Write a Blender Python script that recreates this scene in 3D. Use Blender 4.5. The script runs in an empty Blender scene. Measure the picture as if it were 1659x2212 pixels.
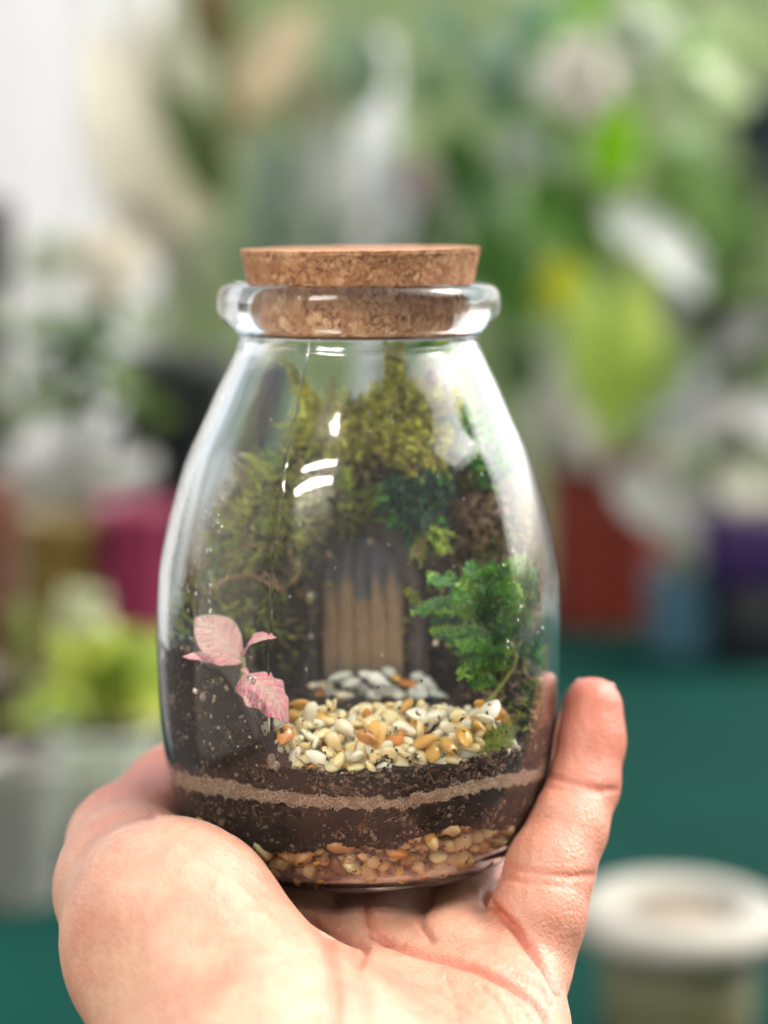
import bpy, math, random
import numpy as np
from mathutils import Vector
random.seed(7); rng = np.random.default_rng(11)
S = bpy.context.scene
C = S.collection
PI = math.pi
# ------------------------------------------------------------------ camera
H = 0.42                     # camera height above the table top (m)
F = 4324.0                   # focal length in pixels of a 1659 px wide frame
X0, Y0 = 829.5, 515.0        # principal point / horizon row in that frame
cam_d = bpy.data.cameras.new('camera'); cam = bpy.data.objects.new('camera', cam_d); C.objects.link(cam)
cam.location = (0, 0, H); cam.rotation_euler = (PI/2, 0, 0)
cam_d.sensor_fit = 'HORIZONTAL'; cam_d.sensor_width = 24.0; cam_d.lens = 24.0*F/1659.0
cam_d.shift_y = -(1106-Y0)/1659.0
cam_d.clip_start = 0.02; cam_d.clip_end = 100
cam_d.dof.use_dof = True; cam_d.dof.focus_distance = 0.359
cam_d.dof.aperture_fstop = cam_d.lens/10.3
S.camera = cam
# ------------------------------------------------------------------ sky, sun, exposure
SUN = Vector((0.68, 0.14, 0.72)).normalized()
w = bpy.data.worlds.new('World'); S.world = w; w.use_nodes = True
nt = w.node_tree; nt.nodes.clear()
sky = nt.nodes.new('ShaderNodeTexSky'); sky.sky_type = 'NISHITA'; sky.sun_disc = False
sky.sun_elevation = math.asin(SUN.z); sky.sun_rotation = math.atan2(SUN.x, SUN.y)
sky.air_density = 1.0; sky.dust_density = 4.0; sky.ozone_density = 0.6; sky.altitude = 0
bg = nt.nodes.new('ShaderNodeBackground'); bg.inputs['Strength'].default_value = 0.15
wo = nt.nodes.new('ShaderNodeOutputWorld')
hsv = nt.nodes.new('ShaderNodeHueSaturation'); hsv.inputs['Saturation'].default_value = 0.4      # thin overcast: a paler sky
nt.links.new(sky.outputs[0], hsv.inputs['Color']); nt.links.new(hsv.outputs[0], bg.inputs[0]); nt.links.new(bg.outputs[0], wo.inputs[0])
sd = bpy.data.lights.new('sun', 'SUN'); sd.energy = 0.9; sd.angle = math.radians(20); sd.color = (1, 0.95, 0.87)
so = bpy.data.objects.new('sun', sd); C.objects.link(so)
so.rotation_euler = SUN.to_track_quat('Z', 'Y').to_euler(); so.location = SUN*3
S.view_settings.view_transform = 'Standard'; S.view_settings.look = 'None'
S.view_settings.exposure = 1.84; S.view_settings.gamma = 1; S.view_settings.use_curve_mapping = False
S.render.engine = 'CYCLES'
cy = S.cycles
cy.max_bounces = 24; cy.transmission_bounces = 20; cy.glossy_bounces = 6; cy.diffuse_bounces = 4
cy.transparent_max_bounces = 16; cy.caustics_refractive = True; cy.caustics_reflective = False
cy.blur_glossy = 0.6; cy.sample_clamp_indirect = 0.0
cy.use_denoising = True

# ------------------------------------------------------------------ helpers
def Pmm(x, y, d):
    """pixel of the 1659 frame at depth d (mm) -> mm, camera at the origin"""
    return np.array([(x-X0)*d/F, d, -(y-Y0)*d/F])
def W(p):
    """mm relative to camera -> metres in the world"""
    p = np.asarray(p, float)
    return p/1000.0 + np.array([0, 0, H])
def sm(a, b, x):
    t = np.clip((x-a)/(b-a), 0, 1); return t*t*(3-2*t)
WL = {}
def tag(o, label=None, cat=None, group=None, kind=None):
    if label: o['label'] = label
    if cat: o['category'] = cat
    if group: o['group'] = group
    if kind: o['kind'] = kind
    return o
def thing(name, loc, label, cat, group=None):
    o = bpy.data.objects.new(name, None); C.objects.link(o); o.empty_display_size = 0.01
    o.location = loc; WL[o] = np.array(loc, float)
    return tag(o, label, cat, group)
def mesh_of(name, v, f, mat, smooth=True, attrs=None):
    me = bpy.data.meshes.new(name)
    v = np.asarray(v, float)
    me.from_pydata(v.tolist() if len(v) < 5000 else [tuple(q) for q in v], [], f if isinstance(f, list) else f.tolist())
    if smooth: me.polygons.foreach_set('use_smooth', np.ones(len(me.polygons), bool))
    if mat: me.materials.append(mat)
    for k, a in (attrs or {}).items():
        a = np.asarray(a, np.float32)
        if a.shape[1] == 4:
            at = me.attributes.new(k, 'FLOAT_COLOR', 'POINT'); at.data.foreach_set('color', a.ravel())
        else:
            at = me.attributes.new(k, 'FLOAT_VECTOR', 'POINT'); at.data.foreach_set('vector', a.ravel())
    me.update(); return me
def obj(name, v, f, mat, parent=None, smooth=True, attrs=None, origin=None):
    """v in world metres; origin = centroid (or bottom centre)"""
    v = np.asarray(v, float)
    if origin is None:
        o0 = (v.min(0)+v.max(0))/2; o0[2] = v[:, 2].min()
    else: o0 = np.array(origin, float)
    me = mesh_of(name, v-o0, f, mat, smooth, attrs)
    o = bpy.data.objects.new(name, me); C.objects.link(o)
    WL[o] = o0
    if parent is not None:
        o.parent = parent; o.location = o0-WL[parent]
    else: o.location = o0
    return o
class MB:
    def __init__(s): s.v = []; s.f = []; s.c = []; s.n = 0
    def add(s, v, f, col=None):
        v = np.asarray(v, float); s.v.append(v)
        n = s.n
        s.f += [tuple(i+n for i in q) for q in f]
        if col is not None: s.c.append(np.tile(np.array([*col, 1.0]), (len(v), 1)))
        s.n += len(v)
    def V(s): return np.concatenate(s.v)
    def A(s): return np.concatenate(s.c)
def grid_faces(nu, nv, wrap=False):
    f = []
    for i in range(nu-1):
        for j in range(nv if wrap else nv-1):
            k = (j+1) % nv
            f.append((i*nv+j, i*nv+k, (i+1)*nv+k, (i+1)*nv+j))
    return f
def lathe(prof, n, c=(0, 0), closed_caps=True, z0=0.0):
    """prof list of (r,z); returns verts/faces about vertical axis at c"""
    prof = np.array(prof, float); a = np.linspace(0, 2*PI, n, endpoint=False)
    v = np.stack([c[0]+prof[:, 0:1]*np.cos(a), c[1]+prof[:, 0:1]*np.sin(a), z0+prof[:, 1:2]+0*a], -1).reshape(-1, 3)
    f = grid_faces(len(prof), n, True)
    if closed_caps:
        f.append(tuple(range(n-1, -1, -1))); f.append(tuple((len(prof)-1)*n+i for i in range(n)))
    return v, f
def catmull(pts, n):
    pts = np.array(pts, float); k = len(pts)
    ext = np.vstack([2*pts[0]-pts[1], pts, 2*pts[-1]-pts[-2]])
    out = []
    for t in np.linspace(0, k-1-1e-9, n):
        i = int(t); u = t-i; p0, p1, p2, p3 = ext[i:i+4]
        out.append(0.5*((2*p1)+(-p0+p2)*u+(2*p0-5*p1+4*p2-p3)*u*u+(-p0+3*p1-3*p2+p3)*u**3))
    return np.array(out)
def tube(pts, r, n=6):
    pts = np.asarray(pts, float); m = len(pts)
    r = np.broadcast_to(np.asarray(r, float), (m,))
    t = np.gradient(pts, axis=0); t /= np.linalg.norm(t, axis=1)[:, None]+1e-12
    up = np.array([0.3, 0.2, 1.0])
    v = []
    for i in range(m):
        a = np.cross(t[i], up); a /= np.linalg.norm(a)+1e-12; b = np.cross(t[i], a)
        for k in range(n):
            q = 2*PI*k/n; v.append(pts[i]+r[i]*(math.cos(q)*a+math.sin(q)*b))
    f = grid_faces(m, n, True); f.append(tuple(range(n-1, -1, -1))); f.append(tuple((m-1)*n+i for i in range(n)))
    return np.array(v), f
_ico = {}
def ico(sub):
    if sub in _ico: return _ico[sub]
    import bmesh
    bm = bmesh.new(); bmesh.ops.create_icosphere(bm, subdivisions=sub, radius=1)
    v = np.array([q.co[:] for q in bm.verts]); f = [tuple(q.index for q in p.verts) for p in bm.faces]
    bm.free(); _ico[sub] = (v, f); return v, f
def vnoise(p, seed=0, sc=1.0):
    """cheap smooth noise from sums of sines; p (n,3)"""
    r = np.random.default_rng(seed); out = np.zeros(len(p))
    for k in range(7):
        d = r.normal(size=3); d /= np.linalg.norm(d)
        out += np.sin((p*sc)@d*(0.7+0.35*k)+r.uniform(0, 6.28))/(1+0.35*k)
    return out/3.0

# ------------------------------------------------------------------ materials
def newmat(name):
    m = bpy.data.materials.new(name); m.use_nodes = True; n = m.node_tree.nodes; n.clear()
    out = n.new('ShaderNodeOutputMaterial'); b = n.new('ShaderNodeBsdfPrincipled')
    m.node_tree.links.new(b.outputs[0], out.inputs[0])
    return m, n, m.node_tree.links, b
def tex(n, l, kind, scale, detail=4, rough=0.6, coord=None, **kw):
    tc = coord or n.new('ShaderNodeTexCoord').outputs['Object']
    t = n.new('ShaderNodeTex'+kind); t.inputs['Scale'].default_value = scale
    if kind == 'Noise': t.inputs['Detail'].default_value = detail; t.inputs['Roughness'].default_value = rough
    for k, v in kw.items(): setattr(t, k, v)
    l.new(tc, t.inputs['Vector']); return t
def ramp(n, l, fac, stops):
    r = n.new('ShaderNodeValToRGB'); e = r.color_ramp.elements
    while len(e) < len(stops): e.new(0.5)
    for q, (p, c) in zip(e, stops): q.position = p; q.color = (*c, 1)
    l.new(fac, r.inputs[0]); return r.outputs[0]
def mixc(n, l, fac, a, b, mode='MIX'):
    m = n.new('ShaderNodeMix'); m.data_type = 'RGBA'; m.blend_type = mode
    for s, v in ((m.inputs[0], fac), (m.inputs[6], a), (m.inputs[7], b)):
        if hasattr(v, 'links') or hasattr(v, 'is_linked'): l.new(v, s)
        elif isinstance(v, (int, float)): s.default_value = v
        else: s.default_value = (*v, 1)
    return m.outputs[2]
def bump(n, l, b, h, strength, dist):
    bp = n.new('ShaderNodeBump'); bp.inputs['Strength'].default_value = strength; bp.inputs['Distance'].default_value = dist
    l.new(h, bp.inputs['Height']); l.new(bp.outputs[0], b.inputs['Normal']); return bp
def simple(name, c, rough=0.5, c2=None, scale=40, bmp=0.0, bd=0.001, spec=0.5, sss=0.0, sscale=0.002, trans=0.0):
    m, n, l, b = newmat(name)
    b.inputs['Roughness'].default_value = rough; b.inputs['Specular IOR Level'].default_value = spec
    c2 = c2 or tuple(q*0.75 for q in c)
    t = tex(n, l, 'Noise', scale)
    l.new(ramp(n, l, t.outputs[0], [(0.3, c2), (0.7, c)]), b.inputs['Base Color'])
    if bmp: bump(n, l, b, t.outputs[0], bmp, bd)
    if sss:
        b.inputs['Subsurface Weight'].default_value = sss; b.inputs['Subsurface Scale'].default_value = sscale
        b.inputs['Subsurface Radius'].default_value = (1, 0.7, 0.4)
    return m
def leafmat(name, c, c2, rough=0.4, transl=0.35, veins=True):
    """leaf: two-tone with midrib, some light passing through"""
    m, n, l, b = newmat(name)
    out = [q for q in n if q.type == 'OUTPUT_MATERIAL'][0]
    at = n.new('ShaderNodeAttribute'); at.attribute_name = 'luv'
    t = tex(n, l, 'Noise', 60)
    col = ramp(n, l, t.outputs[0], [(0.3, c2), (0.7, c)])
    sx = n.new('ShaderNodeSeparateXYZ'); l.new(at.outputs['Vector'], sx.inputs[0])
    ab = n.new('ShaderNodeMath'); ab.operation = 'ABSOLUTE'; l.new(sx.outputs[1], ab.inputs[0])
    rb = ramp(n, l, ab.outputs[0], [(0.0, (1, 1, 1)), (0.09, (0, 0, 0))])
    col = mixc(n, l, rb, col, tuple(min(1, q*1.5+0.03) for q in c))
    l.new(col, b.inputs['Base Color']); b.inputs['Roughness'].default_value = rough
    tr = n.new('ShaderNodeBsdfTranslucent'); l.new(col, tr.inputs[0])
    mx = n.new('ShaderNodeMixShader'); mx.inputs[0].default_value = transl
    l.new(b.outputs[0], mx.inputs[1]); l.new(tr.outputs[0], mx.inputs[2]); l.new(mx.outputs[0], out.inputs[0])
    return m
def colmat(name, rough=0.6, transl=0.0, noise_amt=0.4, nscale=900, spec=0.4):
    """per-piece colour attribute 'col' with fine mottling"""
    m, n, l, b = newmat(name)
    out = [q for q in n if q.type == 'OUTPUT_MATERIAL'][0]
    at = n.new('ShaderNodeAttribute'); at.attribute_name = 'col'
    t = tex(n, l, 'Noise', nscale)
    g = ramp(n, l, t.outputs[0], [(0.3, (1-noise_amt,)*3), (0.7, (1, 1, 1))])
    col = mixc(n, l, 1.0, at.outputs['Color'], g, 'MULTIPLY')
    l.new(col, b.inputs['Base Color']); b.inputs['Roughness'].default_value = rough
    b.inputs['Specular IOR Level'].default_value = spec
    if transl:
        tr = n.new('ShaderNodeBsdfTranslucent'); l.new(col, tr.inputs[0])
        mx = n.new('ShaderNodeMixShader'); mx.inputs[0].default_value = transl
        l.new(b.outputs[0], mx.inputs[1]); l.new(tr.outputs[0], mx.inputs[2]); l.new(mx.outputs[0], out.inputs[0])
    return m

def glass_mat():
    m, n, l, b = newmat('clear_glass')
    b.inputs['Base Color'].default_value = (0.97, 0.99, 0.98, 1)
    b.inputs['Transmission Weight'].default_value = 1; b.inputs['Roughness'].default_value = 0.0
    b.inputs['IOR'].default_value = 1.38
    co = n.new('ShaderNodeTexCoord').outputs['Object']
    t = tex(n, l, 'Noise', 70, 1, 0.3, co); bump(n, l, b, t.outputs[0], 0.15, 0.0004)
    return m
def skin_mat():
    m, n, l, b = newmat('skin')
    co = n.new('ShaderNodeTexCoord').outputs['Object']
    t1 = tex(n, l, 'Noise', 75, 5, 0.62, co)
    t2 = tex(n, l, 'Noise', 260, 5, 0.7, co)
    c = ramp(n, l, t1.outputs[0], [(0.30, (0.335, 0.158, 0.105)), (0.5, (0.395, 0.228, 0.155)), (0.72, (0.435, 0.28, 0.195))])
    c = mixc(n, l, ramp(n, l, t2.outputs[0], [(0.42, (0, 0, 0)), (0.75, (0.5, 0.5, 0.5))]), c, (0.40, 0.145, 0.10))
    at = n.new('ShaderNodeAttribute'); at.attribute_name = 'col'
    sx = n.new('ShaderNodeSeparateColor'); l.new(at.outputs['Color'], sx.inputs[0])
    c = mixc(n, l, sx.outputs[0], c, (0.37, 0.105, 0.068))
    l.new(c, b.inputs['Base Color'])
    b.inputs['Roughness'].default_value = 0.48; b.inputs['Specular IOR Level'].default_value = 0.4
    b.inputs['Subsurface Weight'].default_value = 0.22; b.inputs['Subsurface Scale'].default_value = 0.002
    b.inputs['Subsurface Radius'].default_value = (1, 0.35, 0.2)
    # fine skin ridges
    v = tex(n, l, 'Voronoi', 900, coord=co); v.feature = 'DISTANCE_TO_EDGE'
    mp = n.new('ShaderNodeMapping'); mp.inputs['Rotation'].default_value = (0.2, 0.5, 0.75); l.new(co, mp.inputs[0])
    wv = n.new('ShaderNodeTexWave'); wv.inputs['Scale'].default_value = 130; wv.inputs['Distortion'].default_value = 6
    wv.inputs['Detail'].default_value = 3; wv.inputs['Detail Scale'].default_value = 0.6; l.new(mp.outputs[0], wv.inputs[0])
    a1 = n.new('ShaderNodeMath'); a1.operation = 'MULTIPLY_ADD'; a1.inputs[1].default_value = 0.5
    l.new(v.outputs['Distance'], a1.inputs[0]); l.new(t2.outputs[0], a1.inputs[2])
    a2 = n.new('ShaderNodeMath'); a2.operation = 'MULTIPLY_ADD'; a2.inputs[1].default_value = 0.12
    l.new(wv.outputs[0], a2.inputs[0]); l.new(a1.outputs[0], a2.inputs[2])
    bump(n, l, b, a2.outputs[0], 0.8, 0.0005)
    return m
def cork_mat():
    m, n, l, b = newmat('cork')
    co = n.new('ShaderNodeTexCoord').outputs['Object']
    wn = tex(n, l, 'Noise', 320, 3, 0.6, co)
    va = n.new('ShaderNodeVectorMath'); va.operation = 'MULTIPLY_ADD'; va.inputs[1].default_value = (0.0045,)*3
    l.new(wn.outputs['Color'], va.inputs[0]); l.new(co, va.inputs[2])
    v1 = tex(n, l, 'Voronoi', 640, coord=va.outputs[0]); v2 = tex(n, l, 'Voronoi', 640, coord=va.outputs[0]); v2.feature = 'DISTANCE_TO_EDGE'
    sp = n.new('ShaderNodeSeparateColor'); l.new(v1.outputs['Color'], sp.inputs[0])
    col = ramp(n, l, sp.outputs[0], [(0.0, (0.27, 0.125, 0.062)), (0.45, (0.34, 0.175, 0.090)), (0.8, (0.39, 0.215, 0.115)), (1.0, (0.46, 0.28, 0.16))])
    fn = tex(n, l, 'Noise', 1400, 4, 0.7, co)
    col = mixc(n, l, ramp(n, l, fn.outputs[0], [(0.42, (0, 0, 0)), (0.72, (0.85, 0.85, 0.85))]), col, (0.20, 0.080, 0.038))
    edge = ramp(n, l, v2.outputs['Distance'], [(0.0, (1, 1, 1)), (0.075, (0, 0, 0))])
    fe = tex(n, l, 'Noise', 260, 2, 0.5, co)
    em = n.new('ShaderNodeMath'); em.operation = 'MULTIPLY'; l.new(edge, em.inputs[0])
    l.new(ramp(n, l, fe.outputs[0], [(0.36, (0, 0, 0)), (0.55, (1, 1, 1))]), em.inputs[1])
    col = mixc(n, l, em.outputs[0], col, (0.075, 0.028, 0.012))
    l.new(col, b.inputs['Base Color']); b.inputs['Roughness'].default_value = 0.85; b.inputs['Specular IOR Level'].default_value = 0.2
    ad = n.new('ShaderNodeMath'); ad.operation = 'MULTIPLY_ADD'; ad.inputs[1].default_value = -1.0
    l.new(em.outputs[0], ad.inputs[0]); l.new(fn.outputs[0], ad.inputs[2])
    bump(n, l, b, ad.outputs[0], 0.6, 0.0005)
    return m
def soil_mat(name='dark_soil', tint=(0.030, 0.018, 0.013)):
    m, n, l, b = newmat(name)
    co = n.new('ShaderNodeTexCoord').outputs['Object']
    t = tex(n, l, 'Noise', 700, 6, 0.75, co)
    k = np.array(tint)
    col = ramp(n, l, t.outputs[0], [(0.35, tuple(k*0.35)), (0.52, tuple(k)), (0.68, tuple(k*2.4)), (0.8, tuple(k*4.5))])
    l.new(col, b.inputs['Base Color']); b.inputs['Roughness'].default_value = 0.8; b.inputs['Specular IOR Level'].default_value = 0.3
    bump(n, l, b, t.outputs[0], 1.0, 0.0008)
    return m
def pebble_mat(name, c, c2, rough=0.26):
    m, n, l, b = newmat(name)
    oi = n.new('ShaderNodeObjectInfo')
    co = n.new('ShaderNodeTexCoord').outputs['Object']
    va = n.new('ShaderNodeVectorMath'); va.operation = 'MULTIPLY_ADD'
    cb = n.new('ShaderNodeCombineXYZ'); l.new(oi.outputs['Random'], cb.inputs[0]); l.new(oi.outputs['Random'], cb.inputs[1])
    va.inputs[1].default_value = (3, 7, 0); l.new(cb.outputs[0], va.inputs[0]); l.new(co, va.inputs[2])
    t = tex(n, l, 'Noise', 320, 3, 0.5, va.outputs[0])
    col = ramp(n, l, t.outputs[0], [(0.35, c2), (0.65, c)])
    mul = ramp(n, l, oi.outputs['Random'], [(0, (0.78, 0.76, 0.72)), (1, (1.0, 1.0, 1.0))])
    col = mixc(n, l, 1.0, col, mul, 'MULTIPLY')
    sp = tex(n, l, 'Noise', 1500, 2, 0.5, va.outputs[0])
    col = mixc(n, l, ramp(n, l, sp.outputs[0], [(0.63, (0, 0, 0)), (0.67, (1, 1, 1))]), col, (0.07, 0.035, 0.015))
    l.new(col, b.inputs['Base Color']); b.inputs['Roughness'].default_value = rough
    b.inputs['Subsurface Weight'].default_value = 0.5; b.inputs['Subsurface Scale'].default_value = 0.002
    b.inputs['Subsurface Radius'].default_value = (1, 0.75, 0.45)
    bump(n, l, b, t.outputs[0], 0.2, 0.0004)
    return m
GLASS = glass_mat(); SKIN = skin_mat(); CORK = cork_mat(); SOIL = soil_mat()
MOSS = colmat('moss', 0.6, 0.3, 0.35, 1500)
# ------------------------------------------------------------------ table and background setting
teal = simple('teal_table_cloth', (0.0008, 0.028, 0.021), 0.85, (0.0006, 0.021, 0.016), 12, 0.15, 0.002, 0.06)
wallm = simple('grey_green_wall', (0.29, 0.36, 0.17), 0.8, (0.17, 0.25, 0.09), 1.6)
whitem = simple('white_paint', (0.80, 0.80, 0.79), 0.6, (0.72, 0.72, 0.72), 3)
floorm = simple('dark_floor', (0.06, 0.06, 0.055), 0.8, (0.045, 0.045, 0.04), 6)
def boxv(x0, x1, y0, y1, z0, z1):
    v = [(x, y, z) for x in (x0, x1) for y in (y0, y1) for z in (z0, z1)]
    f = [(0, 1, 3, 2), (4, 6, 7, 5), (0, 4, 5, 1), (2, 3, 7, 6), (0, 2, 6, 4), (1, 5, 7, 3)]
    return np.array(v, float), f
def bevel(o, wdt, seg=2):
    m = o.modifiers.new('bevel', 'BEVEL'); m.width = wdt; m.segments = seg; m.limit_method = 'ANGLE'
v, f = boxv(-8, 8, 0.2, 8, -0.78, -0.75); tag(obj('ground', v, f, floorm, smooth=False), kind='structure')
blockm = simple('pale_sky_block', (0.42, 0.40, 0.36), 0.9, (0.38, 0.36, 0.32), 4)  # pale colour of the added unseen walls, bounces some front fill
v, f = boxv(-2.7, 5.5, -1.35, -1.3, -0.75, 3.3); tag(obj('sky_block_wall', v, f, blockm, smooth=False), kind='structure')  # added unseen wall, keeps open sky out of the glass reflections
v, f = boxv(-2.78, -2.73, -1.29, 1.1, -0.75, 2.1); tag(obj('sky_block_low_wall', v, f, blockm, smooth=False), kind='structure')  # added unseen return, trims the sky wash on the jar's left side
v, f = boxv(5.52, 5.57, -1.29, 1.5, -0.75, 3.3); tag(obj('sky_block_side_wall', v, f, blockm, smooth=False), kind='structure')       # added unseen return wall, cuts sky glare on the jar's right side
v, f = boxv(-0.85, 0.85, 3.4, 3.5, -0.75, 1.1); tag(obj('back_wall', v, f, wallm, smooth=False), kind='structure')
tb = thing('display_table', (0.2, 1.6, -0.75), 'long display table covered in dark teal cloth under the potted plants', 'table')
v, f = boxv(-0.62, 1.9, 0.72, 2.45, -0.03, 0.0); o = obj('table_top', v, f, teal, tb, False); bevel(o, 0.006)
for tx in (-0.55, 1.8):
    for ty in (0.82, 2.35):
        v, f = boxv(tx-0.025, tx+0.025, ty-0.025, ty+0.025, -0.75, -0.03); obj('leg', v, f, floorm, tb, False)
# ------------------------------------------------------------------ glass jar (mm, camera relative)
JX, JY = -5.0, 400.0
outer = [(0, -120.3), (24, -120.4), (27.6, -120.8), (29.9, -121), (32.0, -119.9), (34.0, -117.2), (35.6, -113.6), (37.2, -108.8), (38.6, -102), (39.5, -95),
         (40.0, -86), (40.2, -77), (39.9, -69), (39.2, -62.5), (37.0, -52.8), (34.3, -43.7), (31.3, -37), (27.9, -29.2), (25.3, -24), (24.1, -21.2),
         (23.9, -19.6), (24.6, -18.4), (26.4, -17.1), (27.9, -15.2), (28.35, -13.0), (28.1, -11.0), (27.2, -9.5), (25.8, -8.9)]
inner = [(24.3, -9.0), (23.0, -9.7), (22.5, -11.0), (22.0, -18), (21.7, -20.5), (22.9, -23.4), (25.7, -29.2), (29.1, -37), (32.1, -43.7), (34.8, -52.8), (37.0, -62.5),
         (37.8, -69), (38.2, -77), (38.0, -86), (37.5, -95), (36.7, -102), (35.2, -108.8), (33.7, -113.4), (31.6, -116.8), (28.8, -118.7), (22, -119.1), (0, -119.1)]
pin = np.array(inner)[::-1]; pin = pin[pin[:, 1] > -119.09]
def Rin(z): return np.interp(z, pin[:, 1], pin[:, 0])
pou = np.array(outer)[3:]
def Rout(z): return np.interp(z, pou[:, 1], pou[:, 0])
def clampjar(v, m=0.5):
    """keep mm points inside the glass"""
    v = np.array(v, float); dx, dy = v[:, 0]-JX, v[:, 1]-JY; r = np.hypot(dx, dy)+1e-9
    R = Rin(v[:, 2])-m; k = np.minimum(1, R/r)
    v[:, 0] = JX+dx*k; v[:, 1] = JY+dy*k; return v
po = catmull(outer, 150); pi_ = catmull(inner, 110)
prof = np.vstack([po, pi_]); prof[:, 0] = np.maximum(prof[:, 0], 0.02)
SEAM = math.radians(-23.0)
ang = np.concatenate([np.linspace(-PI, PI, 180, endpoint=False), SEAM+np.radians([-1.0, -.7, -.45, -.2, 0, .2, .45, .7, 1.0])])
ang = np.unique(np.round(ang, 6))
def jarv(prof, ang, nout):
    n = len(ang); r = prof[:, 0:1]+0*ang; z = prof[:, 1:2]+0*ang
    ridge = 0.07*np.exp(-((ang-SEAM)/math.radians(0.45))**2)+0.10*np.exp(-((((ang-SEAM-PI)+PI) % (2*PI)-PI)/math.radians(0.8))**2)
    msk = (np.arange(len(prof)) < nout)[:, None]*sm(-119, -112, prof[:, 1:2])*(1-sm(-10.5, -9.3, prof[:, 1:2]))
    r = r+ridge*msk
    # hand-made waviness of the wall
    p = np.stack([np.cos(ang)+0*r, np.sin(ang)+0*r, z*0.04], -1).reshape(-1, 3)
    r = r*(1+0.0022*vnoise(p*2.2, 5 if nout else 9).reshape(r.shape)*sm(0, 22, prof[:, 0:1]))
    v = np.stack([JX+r*np.sin(ang), JY-r*np.cos(ang), z], -1).reshape(-1, 3)
    f = grid_faces(len(prof), n, True)
    m = len(prof)
    f.append(tuple(range(n-1, -1, -1))); f.append(tuple((m-1)*n+i for i in range(n)))
    return v, f
v, f = jarv(prof, ang, len(po))
jar = tag(obj('glass_jar', W(v), f, GLASS), 'clear glass jar with rolled lip holding a planted terrarium, resting in the hand', 'jar')
import bmesh
bm = bmesh.new(); bm.from_mesh(jar.data); bmesh.ops.recalc_face_normals(bm, faces=bm.faces); bm.to_mesh(jar.data); bm.free()
# water beads on the outside of the glass
water, n_, l_, b_ = newmat('water'); b_.inputs['Transmission Weight'].default_value = 1; b_.inputs['IOR'].default_value = 1.33; b_.inputs['Roughness'].default_value = 0
for i, (x, y, r, lb) in enumerate([(546, 1470, 0.75, 'tiny clear water bead on the glass below the upper pink leaves'), (541, 1523, 0.8, 'tiny clear water bead on the glass low beside the drooping pink leaf')]):
    X = (x-X0)*364/F; a = math.asin((X-JX)/Rout(-85)); z = -(y-Y0)*(JY-Rout(-85)*math.cos(a))/F
    iv, jf = ico(3); nrm = np.array([math.sin(a), -math.cos(a), 0]); sd_ = np.array([math.cos(a), math.sin(a), 0])
    c = np.array([JX, JY, z])+nrm*(Rout(z)+0.10)
    q = c+iv[:, 0:1]*r*sd_+iv[:, 1:2]*nrm*r*0.42+iv[:, 2:3]*np.array([0, 0, r])
    tag(obj('water_droplet', W(q), jf, water), lb, 'droplet', 'water beads on the jar')
# cork
cr = [(0.02, -18.2), (21.2, -18.2), (21.6, -17.6), (22.0, -13), (22.6, -9.0), (23.6, -4), (24.0, -2.7), (23.8, -2.25), (23.2, -2.0), (12, -1.85), (0.02, -1.8)]
cp = catmull(cr, 70); cp[:, 0] = np.clip(cp[:, 0], 0.02, 24.05)
a = np.linspace(0, 2*PI, 260, endpoint=False)
R_ = cp[:, 0:1]+0*a; Z_ = cp[:, 1:2]+0*a
q = np.stack([R_*np.sin(a), -R_*np.cos(a), Z_], -1).reshape(-1, 3)
nz = vnoise(q*1.6, 3)*0.5+vnoise(q*3.4, 4)*0.5
edge = ((cp[:, 0] > 20)[:, None]+0*a).reshape(-1)
dent = np.clip(nz-0.25, 0, 1)*0.55
rr = np.hypot(q[:, 0], q[:, 1])+1e-9
top = (sm(-9.0, -6.5, q[:, 2]))
k = 1-(dent*top*edge)/rr
q[:, 0] *= k; q[:, 1] *= k
q[:, 2] += (0.012*q[:, 0]+0.016*q[:, 1])*sm(-7, -2, q[:, 2]) + edge*0.10*nz*sm(-4, -2.3, q[:, 2])
q += np.array([JX+0.3, JY, 0])
f = grid_faces(len(cp), 260, True); f.append(tuple(range(259, -1, -1))); f.append(tuple((len(cp)-1)*260+i for i in range(260)))
cork = tag(obj('cork_stopper', W(q), f, CORK), 'wide brown agglomerated cork stopper plugging the jar mouth', 'cork')

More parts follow.
